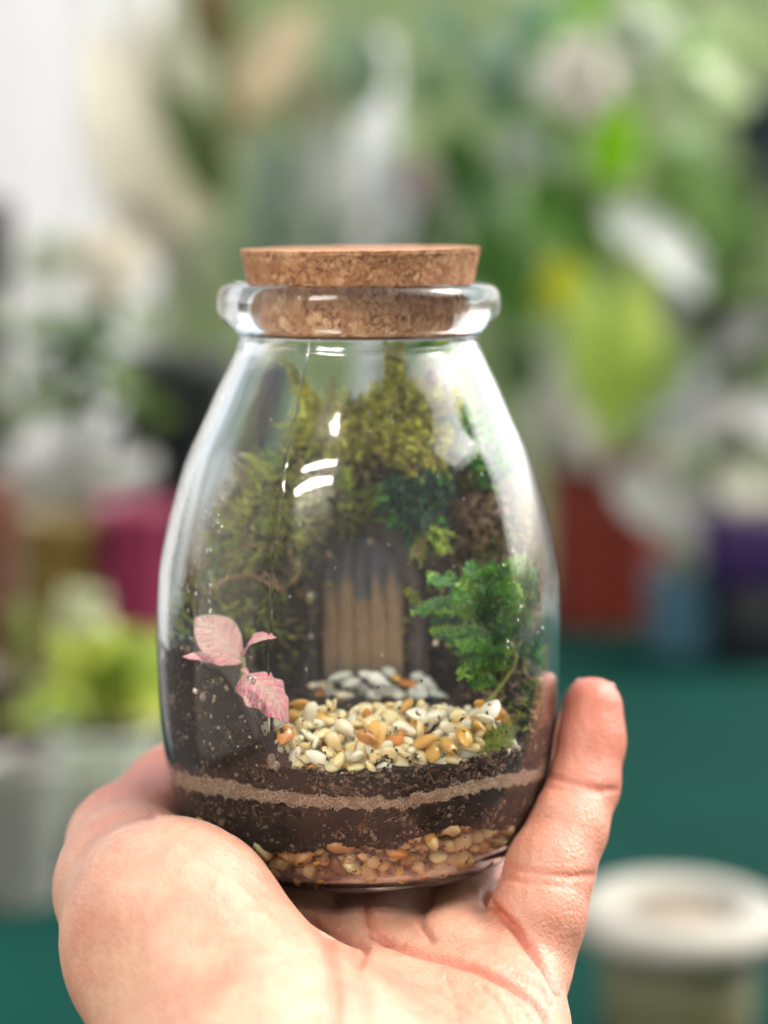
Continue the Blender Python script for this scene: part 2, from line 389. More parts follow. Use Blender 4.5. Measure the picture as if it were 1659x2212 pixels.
# ------------------------------------------------------------------ the hand: one continuous surface grown from a distance field
def surface_nets(fld, o, h):
    s = fld < 0; nx, ny, nz = fld.shape
    cell = np.zeros((nx-1, ny-1, nz-1), np.uint8)
    cn = [(i, j, k) for i in (0, 1) for j in (0, 1) for k in (0, 1)]
    sl = lambda A, i, j, k: A[i:nx-1+i, j:ny-1+j, k:nz-1+k]
    for c in cn: cell += sl(s, *c)
    idx = np.argwhere((cell > 0) & (cell < 8))
    acc = np.zeros((len(idx), 3)); cnt = np.zeros(len(idx))
    for c0 in cn:
        for ax in range(3):
            if c0[ax]: continue
            c1 = list(c0); c1[ax] = 1
            a = fld[idx[:, 0]+c0[0], idx[:, 1]+c0[1], idx[:, 2]+c0[2]]; b = fld[idx[:, 0]+c1[0], idx[:, 1]+c1[1], idx[:, 2]+c1[2]]
            m = (a < 0) != (b < 0); t = np.where(m, a/(a-b+1e-12), 0)
            p = np.tile(np.array(c0, float), (len(idx), 1)); p[:, ax] += t
            acc += p*m[:, None]; cnt += m
    V = (idx+acc/cnt[:, None])*h+o
    lut = -np.ones(cell.shape, np.int64); lut[tuple(idx.T)] = np.arange(len(idx))
    faces = []
    for ax in range(3):
        a = np.moveaxis(s, ax, 0); d = a[:-1] != a[1:]
        e = np.argwhere(d); inside = a[:-1][tuple(e.T)]
        full = np.empty((len(e), 3), int); oth = [q for q in range(3) if q != ax]
        full[:, ax] = e[:, 0]; full[:, oth[0]] = e[:, 1]; full[:, oth[1]] = e[:, 2]
        ok = (full[:, oth[0]] > 0) & (full[:, oth[1]] > 0) & (full[:, oth[0]] < fld.shape[oth[0]]-1) & (full[:, oth[1]] < fld.shape[oth[1]]-1)
        full = full[ok]; inside = inside[ok]
        def g(d0, d1):
            q = full.copy(); q[:, oth[0]] -= d0; q[:, oth[1]] -= d1; return lut[tuple(q.T)]
        qd = np.stack([g(0, 0), g(1, 0), g(1, 1), g(0, 1)], 1)
        flip = inside if ax != 1 else ~inside
        qd[~flip] = qd[~flip][:, ::-1]
        faces.append(qd)
    return V, np.concatenate(faces)
hs = 0.58; lo = np.array([-72., 284., -172.]); hi = np.array([62., 466., -78.])
gx, gy, gz = [np.arange(lo[i], hi[i], hs, dtype=np.float32) for i in range(3)]
shape = (len(gx), len(gy), len(gz))
def smin(a, b, k):
    h = np.clip(0.5+0.5*(b-a)/k, 0, 1); return b*(1-h)+a*h-k*h*(1-h)
def cone(fl, a, b, ra, rb, k, squash=None):
    """smooth-union a tapered capsule into fl (only near it)"""
    a = np.array(a, np.float32); b = np.array(b, np.float32); m = max(ra, rb)+k+6
    i0 = [max(0, int((min(a[i], b[i])-m-lo[i])/hs)) for i in range(3)]; i1 = [min(shape[i], int((max(a[i], b[i])+m-lo[i])/hs)+2) for i in range(3)]
    X = gx[i0[0]:i1[0], None, None]; Y = gy[None, i0[1]:i1[1], None]; Z = gz[None, None, i0[2]:i1[2]]
    ba = b-a; t = np.clip(((X-a[0])*ba[0]+(Y-a[1])*ba[1]+(Z-a[2])*ba[2])/(ba@ba), 0, 1)
    d = np.sqrt((X-a[0]-t*ba[0])**2+(Y-a[1]-t*ba[1])**2+(Z-a[2]-t*ba[2])**2)-(ra+(rb-ra)*t)
    sub = (slice(i0[0], i1[0]), slice(i0[1], i1[1]), slice(i0[2], i1[2]))
    fl[sub] = smin(fl[sub], d.astype(np.float32), k)
def chain(fl, pts, k):
    for p, q in zip(pts[:-1], pts[1:]): cone(fl, p[:3], q[:3], p[3], q[3], k)
def blank(): return np.full(shape, 60, np.float32)
palm = blank()
for ch in [[(-8, 262, -172, 13), (-14, 330, -151, 13), (-18, 376, -137, 10.5)], [(0, 262, -172, 14), (-2, 330, -151, 13), (-2, 378, -137, 10.5)],
           [(10, 262, -172, 14), (10, 330, -150.5, 13), (13, 372, -136, 10.5)], [(20, 262, -171, 14), (17, 322, -150, 14), (20, 352, -142, 11.5), (24, 366, -136, 9.5)]]:
    chain(palm, ch, 7)
chain(palm, [(20, 290, -160, 17), (15.5, 335, -148, 15.5)], 8)                    # hypothenar pad
chain(palm, [(-10, 318, -146, 19), (-5, 338, -143.5, 15), (0, 354, -140.5, 11)], 9)
chain(palm, [(6, 355, -139.5, 9.5), (20, 358, -140, 9.0)], 6)                       # distal palm pads
th = blank()
chain(th, [(-16, 280, -160, 22), (-23, 334, -138, 19.5), (-37, 352, -122.3, 17.6)], 10)   # thenar
chain(th, [(-22, 330, -141, 18), (-18, 350, -134, 12)], 9)
cone(th, (-37, 352, -122.3), (-48, 377, -121), 17.6, 13.4, 9)
cone(th, (-37.5, 357, -129), (-44.5, 374, -125), 14.5, 13.5, 8)
chain(th, [(-48, 377, -121, 13.2), (-51, 396, -120, 11.3), (-45.5, 425, -118.5, 9.6), (-35, 440, -112, 8.8)], 3)
hand = smin(palm, th, np.float32(10))
del palm, th
fing = {'index': [(-17, 374, -137, 10.2), (-14, 420, -131.2, 9.3), (-10, 443, -120, 8.6), (-8, 449, -100, 7.6)],
        'middle': [(-2, 376, -137, 10.2), (5, 424, -131, 9.4), (8, 447, -118, 8.6), (9, 450, -96, 7.6)],
        'ring': [(13, 370, -136, 9.6), (22, 414, -131, 9.2), (30, 434, -117, 8.2), (30, 436, -97, 7.2)]}
for nm, ch in fing.items():
    fb = blank(); chain(fb, ch, 2.5); hand = smin(hand, fb, np.float32(2.6))
fb = blank()
pk = [Pmm(1132, 2085, 371), Pmm(1163, 1975, 373), Pmm(1187, 1880, 378), Pmm(1226, 1785, 384), Pmm(1258, 1692, 390), Pmm(1273, 1600, 394), Pmm(1279, 1530, 396)]
pr = [9.2, 8.7, 8.3, 7.6, 7.1, 6.9, 6.2]
chain(fb, [(*p, r) for p, r in zip(pk, pr)], 2.0); hand = smin(hand, fb, np.float32(2.0))
del fb
# flesh gives way to the glass
rr = np.hypot(gx[:, None]-JX, gy[None]-JY)[:, :, None]
zz = gz[None, None, :]
jd = np.maximum(rr-np.interp(gz, pou[:, 1], pou[:, 0]).astype(np.float32)[None, None], np.maximum(-121-zz, -100+0*zz))
jd = np.where(zz < -121, np.maximum(-121-zz, rr-30), jd)
hand = np.maximum(hand, 0.12-jd).astype(np.float32)
for ax in range(3):
    sl_ = [slice(None)]*3
    for e_ in (0, -1): sl_[ax] = e_; hand[tuple(sl_)] = 0.4
HV, HF = surface_nets(hand, lo, hs)
del hand, jd
# creases: grooves pressed along the folds
def vnormals(V, Fq):
    n = np.zeros_like(V); p = V[Fq]; fn = np.cross(p[:, 2]-p[:, 0], p[:, 3]-p[:, 1])
    for i in range(4): np.add.at(n, Fq[:, i], fn)
    return n/(np.linalg.norm(n, axis=1)[:, None]+1e-12)
for it in range(9):      # light smoothing
    acc = np.zeros_like(HV); cnt = np.zeros(len(HV))
    for i in range(4):
        a, b = HF[:, i], HF[:, (i+1) % 4]
        np.add.at(acc, a, HV[b]); np.add.at(cnt, a, 1)
    HV = 0.5*HV+0.5*acc/cnt[:, None]
N = vnormals(HV, HF)
if (N*(HV-HV.mean(0))).sum() < 0: HF = HF[:, ::-1]; N = -N
px = X0+HV[:, 0]*F/HV[:, 1]; py = Y0-HV[:, 2]*F/HV[:, 1]
facing = ((N*HV).sum(1) < 0)
red = np.zeros(len(HV))
def groove(pts, wpx, depth, redw=2.2, dmin=0, dmax=999):
    global HV, red
    pl = catmull(pts, 40); d2 = np.full(len(HV), 1e9)
    for p, q in zip(pl[:-1], pl[1:]):
        e = q-p; t = np.clip(((px-p[0])*e[0]+(py-p[1])*e[1])/(e@e+1e-9), 0, 1)
        d2 = np.minimum(d2, (px-p[0]-t*e[0])**2+(py-p[1]-t*e[1])**2)
    m = facing & (HV[:, 1] > dmin) & (HV[:, 1] < dmax)
    HV = HV-N*(depth*np.exp(-d2/wpx**2)*m)[:, None]
    red = np.maximum(red, np.exp(-d2/(wpx*redw)**2)*m*min(1, depth*0.75))
groove([(1178, 1672), (1230, 1688), (1290, 1705), (1330, 1706)], 7, 0.42)
groove([(1185, 1700), (1240, 1708), (1300, 1716)], 6, 0.25)
groove([(1090, 1868), (1150, 1880), (1220, 1893), (1280, 1890)], 7, 0.42)
groove([(1080, 1890), (1140, 1905), (1215, 1912)], 7, 0.35)
groove([(1050, 1935), (1062, 1956), (1126, 2022), (1179, 2089), (1206, 2140)], 8, 1.5, 1.6)       # little finger root
groove([(807, 2018), (869, 2047), (958, 2071), (1033, 2093), (1113, 2133), (1166, 2177), (1190, 2225)], 8, 1.2, 1.6)   # distal palm crease
groove([(1108, 2098), (1157, 2115), (1190, 2164)], 6, 0.7)
groove([(701, 1991), (745, 2027), (787, 2049), (782, 2080)], 7, 0.9)
groove([(794, 1955), (807, 2005), (835, 2035)], 8, 1.0)
groove([(925, 1955), (909, 1991), (930, 2030)], 8, 0.7)
groove([(860, 2110), (940, 2140), (1010, 2190)], 4, 0.3)
groove([(960, 2110), (985, 2160), (990, 2212)], 4, 0.25)
groove([(1040, 2130), (1080, 2170), (1100, 2212)], 4, 0.3)
groove([(1090, 2140), (1130, 2180), (1150, 2220)], 4, 0.3)
groove([(725, 2230), (728, 2150), (720, 2080), (705, 2020), (690, 1985)], 12, 0.8)
groove([(800, 2230), (790, 2150), (770, 2080), (740, 2010)], 8, 0.35)
groove([(205, 1790), (260, 1768), (330, 1764)], 9, 0.5)
groove([(175, 1850), (190, 1815), (225, 1785)], 7, 0.3)
for i in range(17):   # fine arcs over the ball of the thumb
    t = i/16.0; e = rng.uniform(-5, 5)
    A_ = np.array([(336, 1793), (438, 1856), (536, 1922), (614, 2012), (650, 2080)]); B_ = np.array([(418, 1785), (500, 1835), (575, 1900), (653, 1981), (696, 2040)])
    pp = (A_*(1-t)+B_*t)[int(rng.integers(0, 2)):]+e
    groove([tuple(q) for q in pp], 2.6, rng.uniform(0.12, 0.28), 1.0)
for i in range(5):
    o_ = i*13; groove([(165+o_, 1840+o_), (195+o_, 1803+o_*0.8), (250+o_, 1782+o_*0.6), (300+o_, 1776+o_*0.5)], 3, 0.2, 1.0)
tips = sm(1800, 1480, py)*(px > 1150)*0.55+sm(1780, 1690, py)*(px < 380)*0.6+0.25*(px > 1050)*sm(2150, 1950, py)
red = np.clip(red*0.75+tips*facing, 0, 1)
under = np.clip((vnoise(HV*0.06, 21)+0.1)*0.25, 0, 0.3)
red = np.clip(red+under, 0, 1)
HV += N*(0.30*vnoise(HV*0.17, 33)+0.10*vnoise(HV*0.55, 31)+0.05*vnoise(HV*1.3, 32))[:, None]
ha = np.stack([red, red, red, np.ones_like(red)], 1)
hand_o = tag(obj('person', W(HV), HF, SKIN, attrs={'col': ha}), 'open left hand of a person, palm up, cradling the jar between thumb and little finger', 'hand')
# nails on the far side of the fingertips
nailm = simple('fingernail', (0.72, 0.48, 0.40), 0.25, (0.68, 0.42, 0.35), 60)
def nail(c, nrm, up, wx, ly):
    nrm = np.array(nrm, float); nrm /= np.linalg.norm(nrm); up = np.array(up, float); up -= nrm*(up@nrm); up /= np.linalg.norm(up); sx = np.cross(nrm, up)
    v = []
    for i in np.linspace(-1, 1, 9):
        for j in np.linspace(-1, 1, 9):
            u = i*wx*math.sqrt(max(0.0, 1-0.35*j*j)) ; t = j*ly
            v.append(np.array(c)+sx*u+up*t-nrm*(0.35*wx*(i*i)+0.05*ly*j*j))
    v = np.array(v); b = v-nrm*0.5; n = len(v)
    f = grid_faces(9, 9); f2 = [tuple(reversed([k+n for k in q])) for q in f]
    rim = [(i*9) for i in range(9)]+[72+j for j in range(1, 9)]+[i*9+8 for i in range(7, -1, -1)]+[j for j in range(7, 0, -1)]
    f3 = [(rim[i], rim[(i+1) % len(rim)], rim[(i+1) % len(rim)]+n, rim[i]+n) for i in range(len(rim))]
    obj('fingernail', W(np.vstack([v, b])), f+f2+f3, nailm, hand_o)
tp = pk[-1]; nail(tp+np.array([0.9, 6.0, -0.6]), (0.14, 0.98, 0.05), (0.1, 0.05, 1), 4.6, 5.2)
nail((9, 457.6, -95), (0, 1, 0.1), (0, -0.1, 1), 5.2, 6); nail((30.5, 443.2, -96), (0.1, 1, 0.1), (0, 0, 1), 5, 5.8); nail((-8.2, 456.6, -99), (0, 1, 0.1), (0, 0, 1), 5.2, 6)
# ------------------------------------------------------------------ layers in the jar
def wallpt(x, y):
    """pixel -> (azimuth, z) on the front inner wall"""
    z = -95.0
    for _ in range(6):
        R = float(Rin(z)); a = math.asin(max(-0.97, min(0.97, ((x-X0)*(JY-R*0.8)/F-JX)/R)))
        for _ in range(3):
            d = JY-R*math.cos(a); a = math.asin(max(-0.98, min(0.98, ((x-X0)*d/F-JX)/R)))
        z = -(y-Y0)*(JY-R*math.cos(a))/F
    return a, z
def band(pts, back):
    """front polyline in pixels -> function z(azimuth) closed around the back at height back"""
    q = sorted(wallpt(*p) for p in pts); A = np.array([t[0] for t in q]); Z = np.array([t[1] for t in q])
    A = np.concatenate([[-PI, -2.2], A, [2.2, PI]]); Z = np.concatenate([[back, back], Z, [back, back]])
    return lambda a: np.interp(a, A, Z)
sand_top = band([(372, 1655), (411, 1667), (493, 1680), (558, 1700), (656, 1714), (766, 1719), (847, 1722), (918, 1708), (984, 1689), (1093, 1668), (1180, 1643)], -101)
sand_bot = band([(380, 1679), (427, 1703), (558, 1722), (656, 1738), (793, 1743), (875, 1741), (957, 1722), (1038, 1701), (1169, 1667)], -103.5)
grav_top = band([(400, 1752), (450, 1768), (509, 1800), (591, 1838), (711, 1826), (780, 1824), (847, 1831), (907, 1800), (984, 1778), (1065, 1788), (1110, 1790)], -110)
def soil_h(x, y):
    """top of the soil (mm) at jar-relative x, y"""
    h = -96.5+0*x
    h = h+17.0*sm(-13.5, -25, x)*sm(18, -2, y)*1.0           # mound under the pink plant
    h = h+4.2*sm(-36, -16, y)*sm(-20, -10, x)*sm(30, 22, x)     # pebble slope rises to the back
    h = h+3.0*sm(26, 36, x)
    h = h+10*sm(8, 30, y)
    q_ = np.stack([np.atleast_1d(x), np.atleast_1d(y), np.atleast_1d(0*x)], -1).reshape(-1, 3)
    h = h+(1.7*vnoise(q_*0.30, 17)+0.9*vnoise(q_*0.8, 18)).reshape(np.shape(x))*(0.35+0.65*sm(-8, -20, x))
    return h
NA = 520
aa = np.linspace(-PI, PI, NA, endpoint=False)
def wall_noise(a, z, s1, s2, seed):
    p = np.stack([np.cos(a)*30, np.sin(a)*30, z], -1).reshape(-1, 3)
    return (vnoise(p*s1, seed)*0.6+vnoise(p*s2, seed+1)*0.4).reshape(np.broadcast(a, z).shape)
def shell(zlo, zhi, rows, inset, amp, seed, top=None, en=0.55):
    """solid filling between two heights: bottom disc, wall, top surface"""
    A = aa[None, :]; t = np.linspace(0, 1, rows)[:, None]
    lo_ = zlo(aa)+en*wall_noise(aa, 0*aa, 0.9, 2.6, seed+5); hi_ = zhi(aa)+en*wall_noise(aa, 0*aa, 0.8, 2.4, seed+8)
    Z = lo_+(hi_-lo_)*t
    R = Rin(Z)-inset-amp*np.clip(wall_noise(A+0*Z, Z, 1.3, 3.1, seed)+0.25, 0, 2)
    rings = [np.stack([R*np.sin(A), -R*np.cos(A), Z], -1)]
    for fr in np.linspace(0.95, 0.02, 34):
        r = R[-1]*fr; x, y = r*np.sin(aa), -r*np.cos(aa)
        z = top(x, y)*(1-sm(0.90, 1, fr))+hi_*sm(0.90, 1, fr) if top else hi_*fr+np.mean(hi_)*(1-fr)
        z = z+0.5*vnoise(np.stack([x, y, 0*x], 1)*1.4, seed+3)
        rings.append(np.stack([x, y, z], -1)[None])
    V = np.concatenate(rings)
    bot = []
    for fr in np.linspace(0.03, 0.94, 12):
        r = R[0]*fr; bot.append(np.stack([r*np.sin(aa), -r*np.cos(aa), lo_*fr+np.mean(lo_)*(1-fr)], -1)[None])
    V = np.concatenate(bot+[V]); n = V.shape[0]
    f = grid_faces(n, NA, True); f.append(tuple(range(NA-1, -1, -1))); f.append(tuple((n-1)*NA+i for i in range(NA)))
    return V.reshape(-1, 3)+np.array([JX, JY, 0]), f
def crumbs(mb, n, zlo, zhi, rmin, rmax, cols, seed, inset=-0.2, sub=1, arange=(-1.75, 1.75)):
    r_ = np.random.default_rng(seed); iv, jf = ico(sub)
    for _ in range(n):
        a = r_.uniform(*arange); l0, h0 = float(zlo(a)), float(zhi(a)); z = r_.uniform(l0, h0)
        s = rmin+(rmax-rmin)*r_.random()**2.2
        R = float(Rin(z))-inset-s*0.55
        sc = s*r_.uniform(0.55, 1.0, 3)
        p = iv*sc*(1+0.25*r_.normal(size=(len(iv), 1)))
        c = np.array([JX+R*math.sin(a), JY-R*math.cos(a), z])
        q = clampjar(p+c, -0.45)
        mb.add(W(q), jf, cols[int(r_.integers(len(cols)))])
GRAIN = colmat('soil_grain', 0.75, 0, 0.5, 2500, 0.3)
SANDM = colmat('sand_grain', 0.5, 0, 0.2, 3000, 0.5)
dk = [(0.014, 0.010, 0.008), (0.03, 0.019, 0.014), (0.08, 0.048, 0.034), (0.16, 0.095, 0.065), (0.02, 0.013, 0.01), (0.30, 0.20, 0.14)]
def soil_body(name, zlo, zhi, rows, seed, label, ncr, top=None):
    v, f = shell(zlo, zhi, rows, -0.35, 0.55, seed, top)
    mb = MB(); v = W(v); base = rng.choice(len(dk), len(v))
    mb.v.append(v); mb.f += f; mb.n += len(v)
    pc = vnoise((v-v.mean(0))*1000*0.35, seed+40)[:, None]*0.5+0.5
    mb.c.append(np.hstack([np.array([0.010, 0.007, 0.006])*(1-pc)+np.array([0.055, 0.03, 0.022])*pc, np.ones((len(v), 1))]))
    crumbs(mb, ncr, zlo, zhi, 0.18, 0.95, dk, seed+1)
    return mb
def fibres(mb, n, zlo, zhi, cols, seed):
    r_ = np.random.default_rng(seed)
    for _ in range(n):
        a = r_.uniform(-1.5, 1.5); z = r_.uniform(float(zlo(a)), float(zhi(a)))
        L = r_.uniform(1.0, 4.2); th_ = r_.uniform(0, PI); pts = []
        for t in np.linspace(0, 1, 6):
            aa_ = a+L*t*math.cos(th_)/36; z_ = z+L*t*math.sin(th_)*0.8; th_ += r_.normal()*0.3
            R = float(Rin(z_))+0.25; pts.append((JX+R*math.sin(aa_), JY-R*math.cos(aa_), z_))
        v, f = tube(np.array(pts), r_.uniform(0.04, 0.09), 4); mb.add(W(v), f, cols[int(r_.integers(len(cols)))])
fib = [(0.26, 0.13, 0.055), (0.18, 0.075, 0.04), (0.36, 0.22, 0.11)]
floor_z = lambda a: -118.7+0*np.asarray(a)
# core under the gravel ring so that the stones have something behind them
up_top = lambda a: soil_h(Rin(-90)*np.sin(a)*0.97, -Rin(-90)*np.cos(a)*0.97)
mb = soil_body('lower_soil', grav_top, sand_bot, 34, 50, '', 3200); fibres(mb, 110, grav_top, sand_bot, fib, 52)
tag(obj('lower_soil_layer', mb.V(), mb.f, GRAIN, attrs={'col': mb.A()}), 'dark brown soil layer between the bottom gravel and the sand stripe', 'soil', kind='stuff')
mb = soil_body('upper_soil', sand_top, up_top, 60, 60, '', 5600, soil_h); fibres(mb, 150, sand_top, up_top, fib, 62)
r_ = np.random.default_rng(66); iv, jf = ico(1)
for _ in range(2600):       # loose crumbs lying on top
    a = r_.uniform(0, 2*PI); r = 36*math.sqrt(r_.random()); x, y = r*math.sin(a), -r*math.cos(a); s = 0.2+0.55*r_.random()**2
    p = iv*s*r_.uniform(0.5, 1, 3)*(1+0.2*r_.normal(size=(len(iv), 1)))+np.array([JX+x, JY+y, float(soil_h(np.array(x), np.array(y)))+0.2])
    mb.add(W(clampjar(p, 0.2)), jf, dk[int(r_.integers(6))])
tag(obj('upper_soil_layer', mb.V(), mb.f, GRAIN, attrs={'col': mb.A()}), 'dark crumbly potting soil above the sand stripe, mounded high at the left', 'soil', kind='stuff')
sc_ = [(0.40, 0.28, 0.19), (0.48, 0.35, 0.25), (0.32, 0.21, 0.14), (0.58, 0.46, 0.35), (0.43, 0.29, 0.20)]
v, f = shell(sand_bot, sand_top, 10, -0.42, 0.3, 70, None, 0.8)
mb = MB(); v = W(v); mb.v.append(v); mb.f += f; mb.n += len(v); mb.c.append(np.tile([0.24, 0.145, 0.09, 1.0], (len(v), 1)))
crumbs(mb, 9000, lambda a: sand_bot(a)-0.1+0.5*math.sin(a*23)*math.sin(a*57+1), lambda a: sand_top(a)+0.1+0.6*math.sin(a*19+2)*math.sin(a*47), 0.13, 0.24, sc_, 71, -0.4)
tag(obj('sand_layer', mb.V(), mb.f, SANDM, attrs={'col': mb.A()}), 'thin wavy stripe of light brown sand between two dark soil layers', 'sand', kind='stuff')
# inner core
cz = np.linspace(-118.3, -107, 14)
v, f = lathe([(0.02, -118.5)]+[(27.0+2.6*i/13, z) for i, z in enumerate(cz)]+[(0.02, -106.5)], 200, (JX, JY))
v[:, :2] += (vnoise(v*0.9, 81)[:, None]*0.5)*((v[:, :2]-[JX, JY])/30)
tag(obj('soil_core', W(v), f, soil_mat('brown_soil', (0.06, 0.028, 0.014))), 'brown earth behind the gravel at the bottom of the jar', 'soil', kind='stuff')

# ------------------------------------------------------------------ stones
def stone_shape(seed, el=(1, 0.72, 0.55), sub=3, ang=0.0):
    r = np.random.default_rng(seed); iv, jf = ico(sub); v = iv.copy()
    e = r.uniform(0.85, 1.1)
    v = np.sign(v)*np.abs(v)**(1+ang)
    taper = r.uniform(-0.45, 0.45); v[:, 1:] *= (1+taper*v[:, 0:1])
    v = v*(1+0.13*vnoise(v*1.3, seed+100)[:, None]+0.05*vnoise(v*3.0, seed+101)[:, None])*np.array(el)*e
    return v, jf
pm = {'white': pebble_mat('white_pebble', (0.84, 0.79, 0.66), (0.79, 0.70, 0.52)), 'cream': pebble_mat('cream_pebble', (0.83, 0.72, 0.44), (0.78, 0.60, 0.30)),
      'yellow': pebble_mat('yellow_pebble', (0.72, 0.45, 0.12), (0.66, 0.36, 0.08)), 'orange': pebble_mat('orange_pebble', (0.62, 0.29, 0.07), (0.52, 0.20, 0.05)),
      'brown': pebble_mat('brown_pebble', (0.33, 0.14, 0.07), (0.22, 0.10, 0.06)), 'tan': pebble_mat('tan_stone', (0.64, 0.45, 0.25), (0.50, 0.31, 0.14)), 'rust': pebble_mat('rust_stone', (0.54, 0.28, 0.11), (0.40, 0.18, 0.07))}
pmesh = {}
def pebble_me(kind, var, ang=0.0, name='pebble'):
    k = (kind, var, ang)
    if k not in pmesh:
        v, f = stone_shape(hash(var) % 97+int(ang*100)*7, (1, 0.62+0.05*(var % 4), 0.40+0.05*(var % 3)) if not ang else (1, 0.66+0.07*(var % 4), 0.58+0.07*(var % 3)), 3 if ang == 0 else 2, ang if ang else 0.08+0.03*(var % 3))
        if kind == 'perlite': v = v*(1+0.22*vnoise(v*3.1, var+300)[:, None]+0.12*vnoise(v*7, var+301)[:, None])
        pmesh[k] = mesh_of(name, v/1000.0, f, pm[kind])
    return pmesh[k]
from mathutils import Euler
def put_stone(name, kind, var, c, r, rot, parent, ang=0.0):
    o = bpy.data.objects.new(name, pebble_me(kind, var, ang)); C.objects.link(o)
    o.parent = parent; o.location = W(c)-WL[parent]; o.rotation_euler = rot; o.scale = (r,)*3
    return o
r_ = np.random.default_rng(5)
bed = thing('pebble_bed', W((JX, JY-25, -97)), 'heap of polished cream, white and amber pebbles in front of the wooden door', 'pebbles')
placed = []
def bed_top(x, y): return float(soil_h(np.array(x), np.array(y)))
kinds = ['white']*8+['cream']*11+['yellow']*4+['orange']*2
tries = 0
def try_put(x, y, z, s, kd, tilt=0.7, slack=0.47):
    for (q, s2) in placed:
        if (q[0]-x)**2+(q[1]-y)**2+(q[2]-z)**2 < (slack*(s+s2))**2: return False
    p = np.array([JX+x, JY+y, z]); rr = math.hypot(x, y)
    if rr > Rin(z)-s*0.78-0.3: k = (Rin(z)-s*0.78-0.3)/rr; p[0] = JX+x*k; p[1] = JY+y*k
    placed.append((np.array([x, y, z]), s))
    put_stone('pebble', kd, int(r_.integers(9)), p, s, (r_.normal()*tilt, r_.normal()*tilt, r_.uniform(0, 6.28)), bed)
    return True
for layer, (dz, n) in enumerate([(0.3, 1400), (1.9, 1400), (3.4, 1200)]):
    for _ in range(n):
        x = r_.uniform(-15, 29); y = r_.uniform(-36.5, -14)
        if math.hypot(x, y) > 36.6: continue
        if layer == 2 and (y > -15 or y < -33): continue
        if len(placed) > 255: break
        if x < -11-0.25*(y+34): continue
        s = r_.uniform(1.5, 3.0)
        try_put(x, y, bed_top(x, y)+dz, s, kinds[int(r_.integers(len(kinds)))])
for _ in range(260):        # small white chips at the foot of the heap
    a = r_.uniform(-0.12, 0.62); z = r_.uniform(-99.5, -95.5); s = r_.uniform(0.45, 1.0); R = Rin(z)-s*0.9
    try_put(R*math.sin(a), -R*math.cos(a), z, s, ['white', 'white', 'cream', 'brown'][int(r_.integers(4))], 0.5, 0.9)
    if len(placed) > 292: break
for x, y, d, s_, kd in [(1088, 1538, 371, 2.7, 'white'), (1066, 1556, 370, 2.3, 'white'), (1018, 1598, 367.5, 2.4, 'yellow'), (617, 1588, 367, 2.3, 'orange'), (985, 1545, 371, 2.6, 'cream'), (795, 1592, 366.5, 2.3, 'orange'), (918, 1598, 366.5, 2.6, 'yellow'), (770, 1630, 365.5, 2.0, 'white')]:
    put_stone('pebble', kd, int(r_.integers(9)), clampjar(np.array([Pmm(x, y, d)]), s_*0.75)[0], s_, (0.3, -0.5, r_.uniform(0, 6)), bed)
# flat pale stones in front of the door
back = thing('flat_stone_step', W((JX+4, JY+10, -93)), 'blurred flat pale grey stones at the foot of the wooden door', 'stones')
pm['grey'] = pebble_mat('grey_stone', (0.66, 0.67, 0.62), (0.54, 0.56, 0.51))
for x, y, s, kd in [(700, 1480, 2.6, 'white'), (735, 1462, 3.0, 'grey'), (775, 1490, 3.4, 'grey'), (818, 1468, 2.8, 'grey'), (850, 1488, 2.4, 'grey'), (855, 1462, 1.5, 'yellow'), (880, 1475, 2.0, 'orange'), (905, 1492, 3.2, 'grey'), (935, 1498, 2.4, 'grey'), (690, 1500, 1.6, 'orange'), (790, 1455, 2.0, 'grey'), (955, 1510, 2.2, 'white'), (745, 1500, 2.4, 'white'), (720, 1498, 2.6, 'grey'), (800, 1500, 2.8, 'grey'), (830, 1498, 2.4, 'white'), (870, 1502, 2.6, 'grey'), (760, 1474, 2.6, 'grey'), (840, 1450, 2.0, 'grey'), (925, 1475, 2.4, 'grey'), (680, 1480, 1.8, 'white'), (900, 1460, 2.0, 'grey')]:
    put_stone('stone', kd, int(r_.integers(9)), Pmm(x, y, 402+r_.uniform(-3, 4)), s, (r_.normal()*0.2, r_.normal()*0.2, r_.uniform(0, 6)), back)
# gravel at the bottom
gr = thing('gravel_layer', W((JX, JY, -119.0)), 'angular tan and rust coloured gravel at the very bottom of the jar', 'gravel')
gk = ['tan']*6+['rust']*4+['cream', 'cream', 'yellow', 'brown', 'orange']
gp = []
mb = MB(); crumbs(mb, 900, lambda a: floor_z(a)+0.6, lambda a: grav_top(a)+0.8, 0.5, 1.5, [(0.40, 0.24, 0.11), (0.30, 0.14, 0.06), (0.48, 0.33, 0.18), (0.22, 0.10, 0.05), (0.16, 0.07, 0.04)], 83, 1.2)
tag(obj('gravel_fines', mb.V(), mb.f, GRAIN, attrs={'col': mb.A()}), 'fine brown grit between the larger gravel stones at the jar bottom', 'gravel', kind='stuff')
for _ in range(2600):
    a = r_.uniform(-1.6, 1.6); zt = float(grav_top(a)); s = r_.uniform(1.5, 3.4); z = r_.uniform(-118.6+s*0.6, max(-114.0, zt+1.4))
    R = float(Rin(z))-s*0.72
    c = np.array([JX+R*math.sin(a), JY-R*math.cos(a), z])
    if any(((q-c)**2).sum() < (0.66*(s+t))**2 for q, t in gp): continue
    gp.append((c, s)); put_stone('gravel_stone', gk[int(r_.integers(len(gk)))], int(r_.integers(12)), c, s, (r_.normal()*0.35, r_.normal()*0.6, a+r_.normal()*0.3), gr, 0.18)
    if len(gp) > 150: break
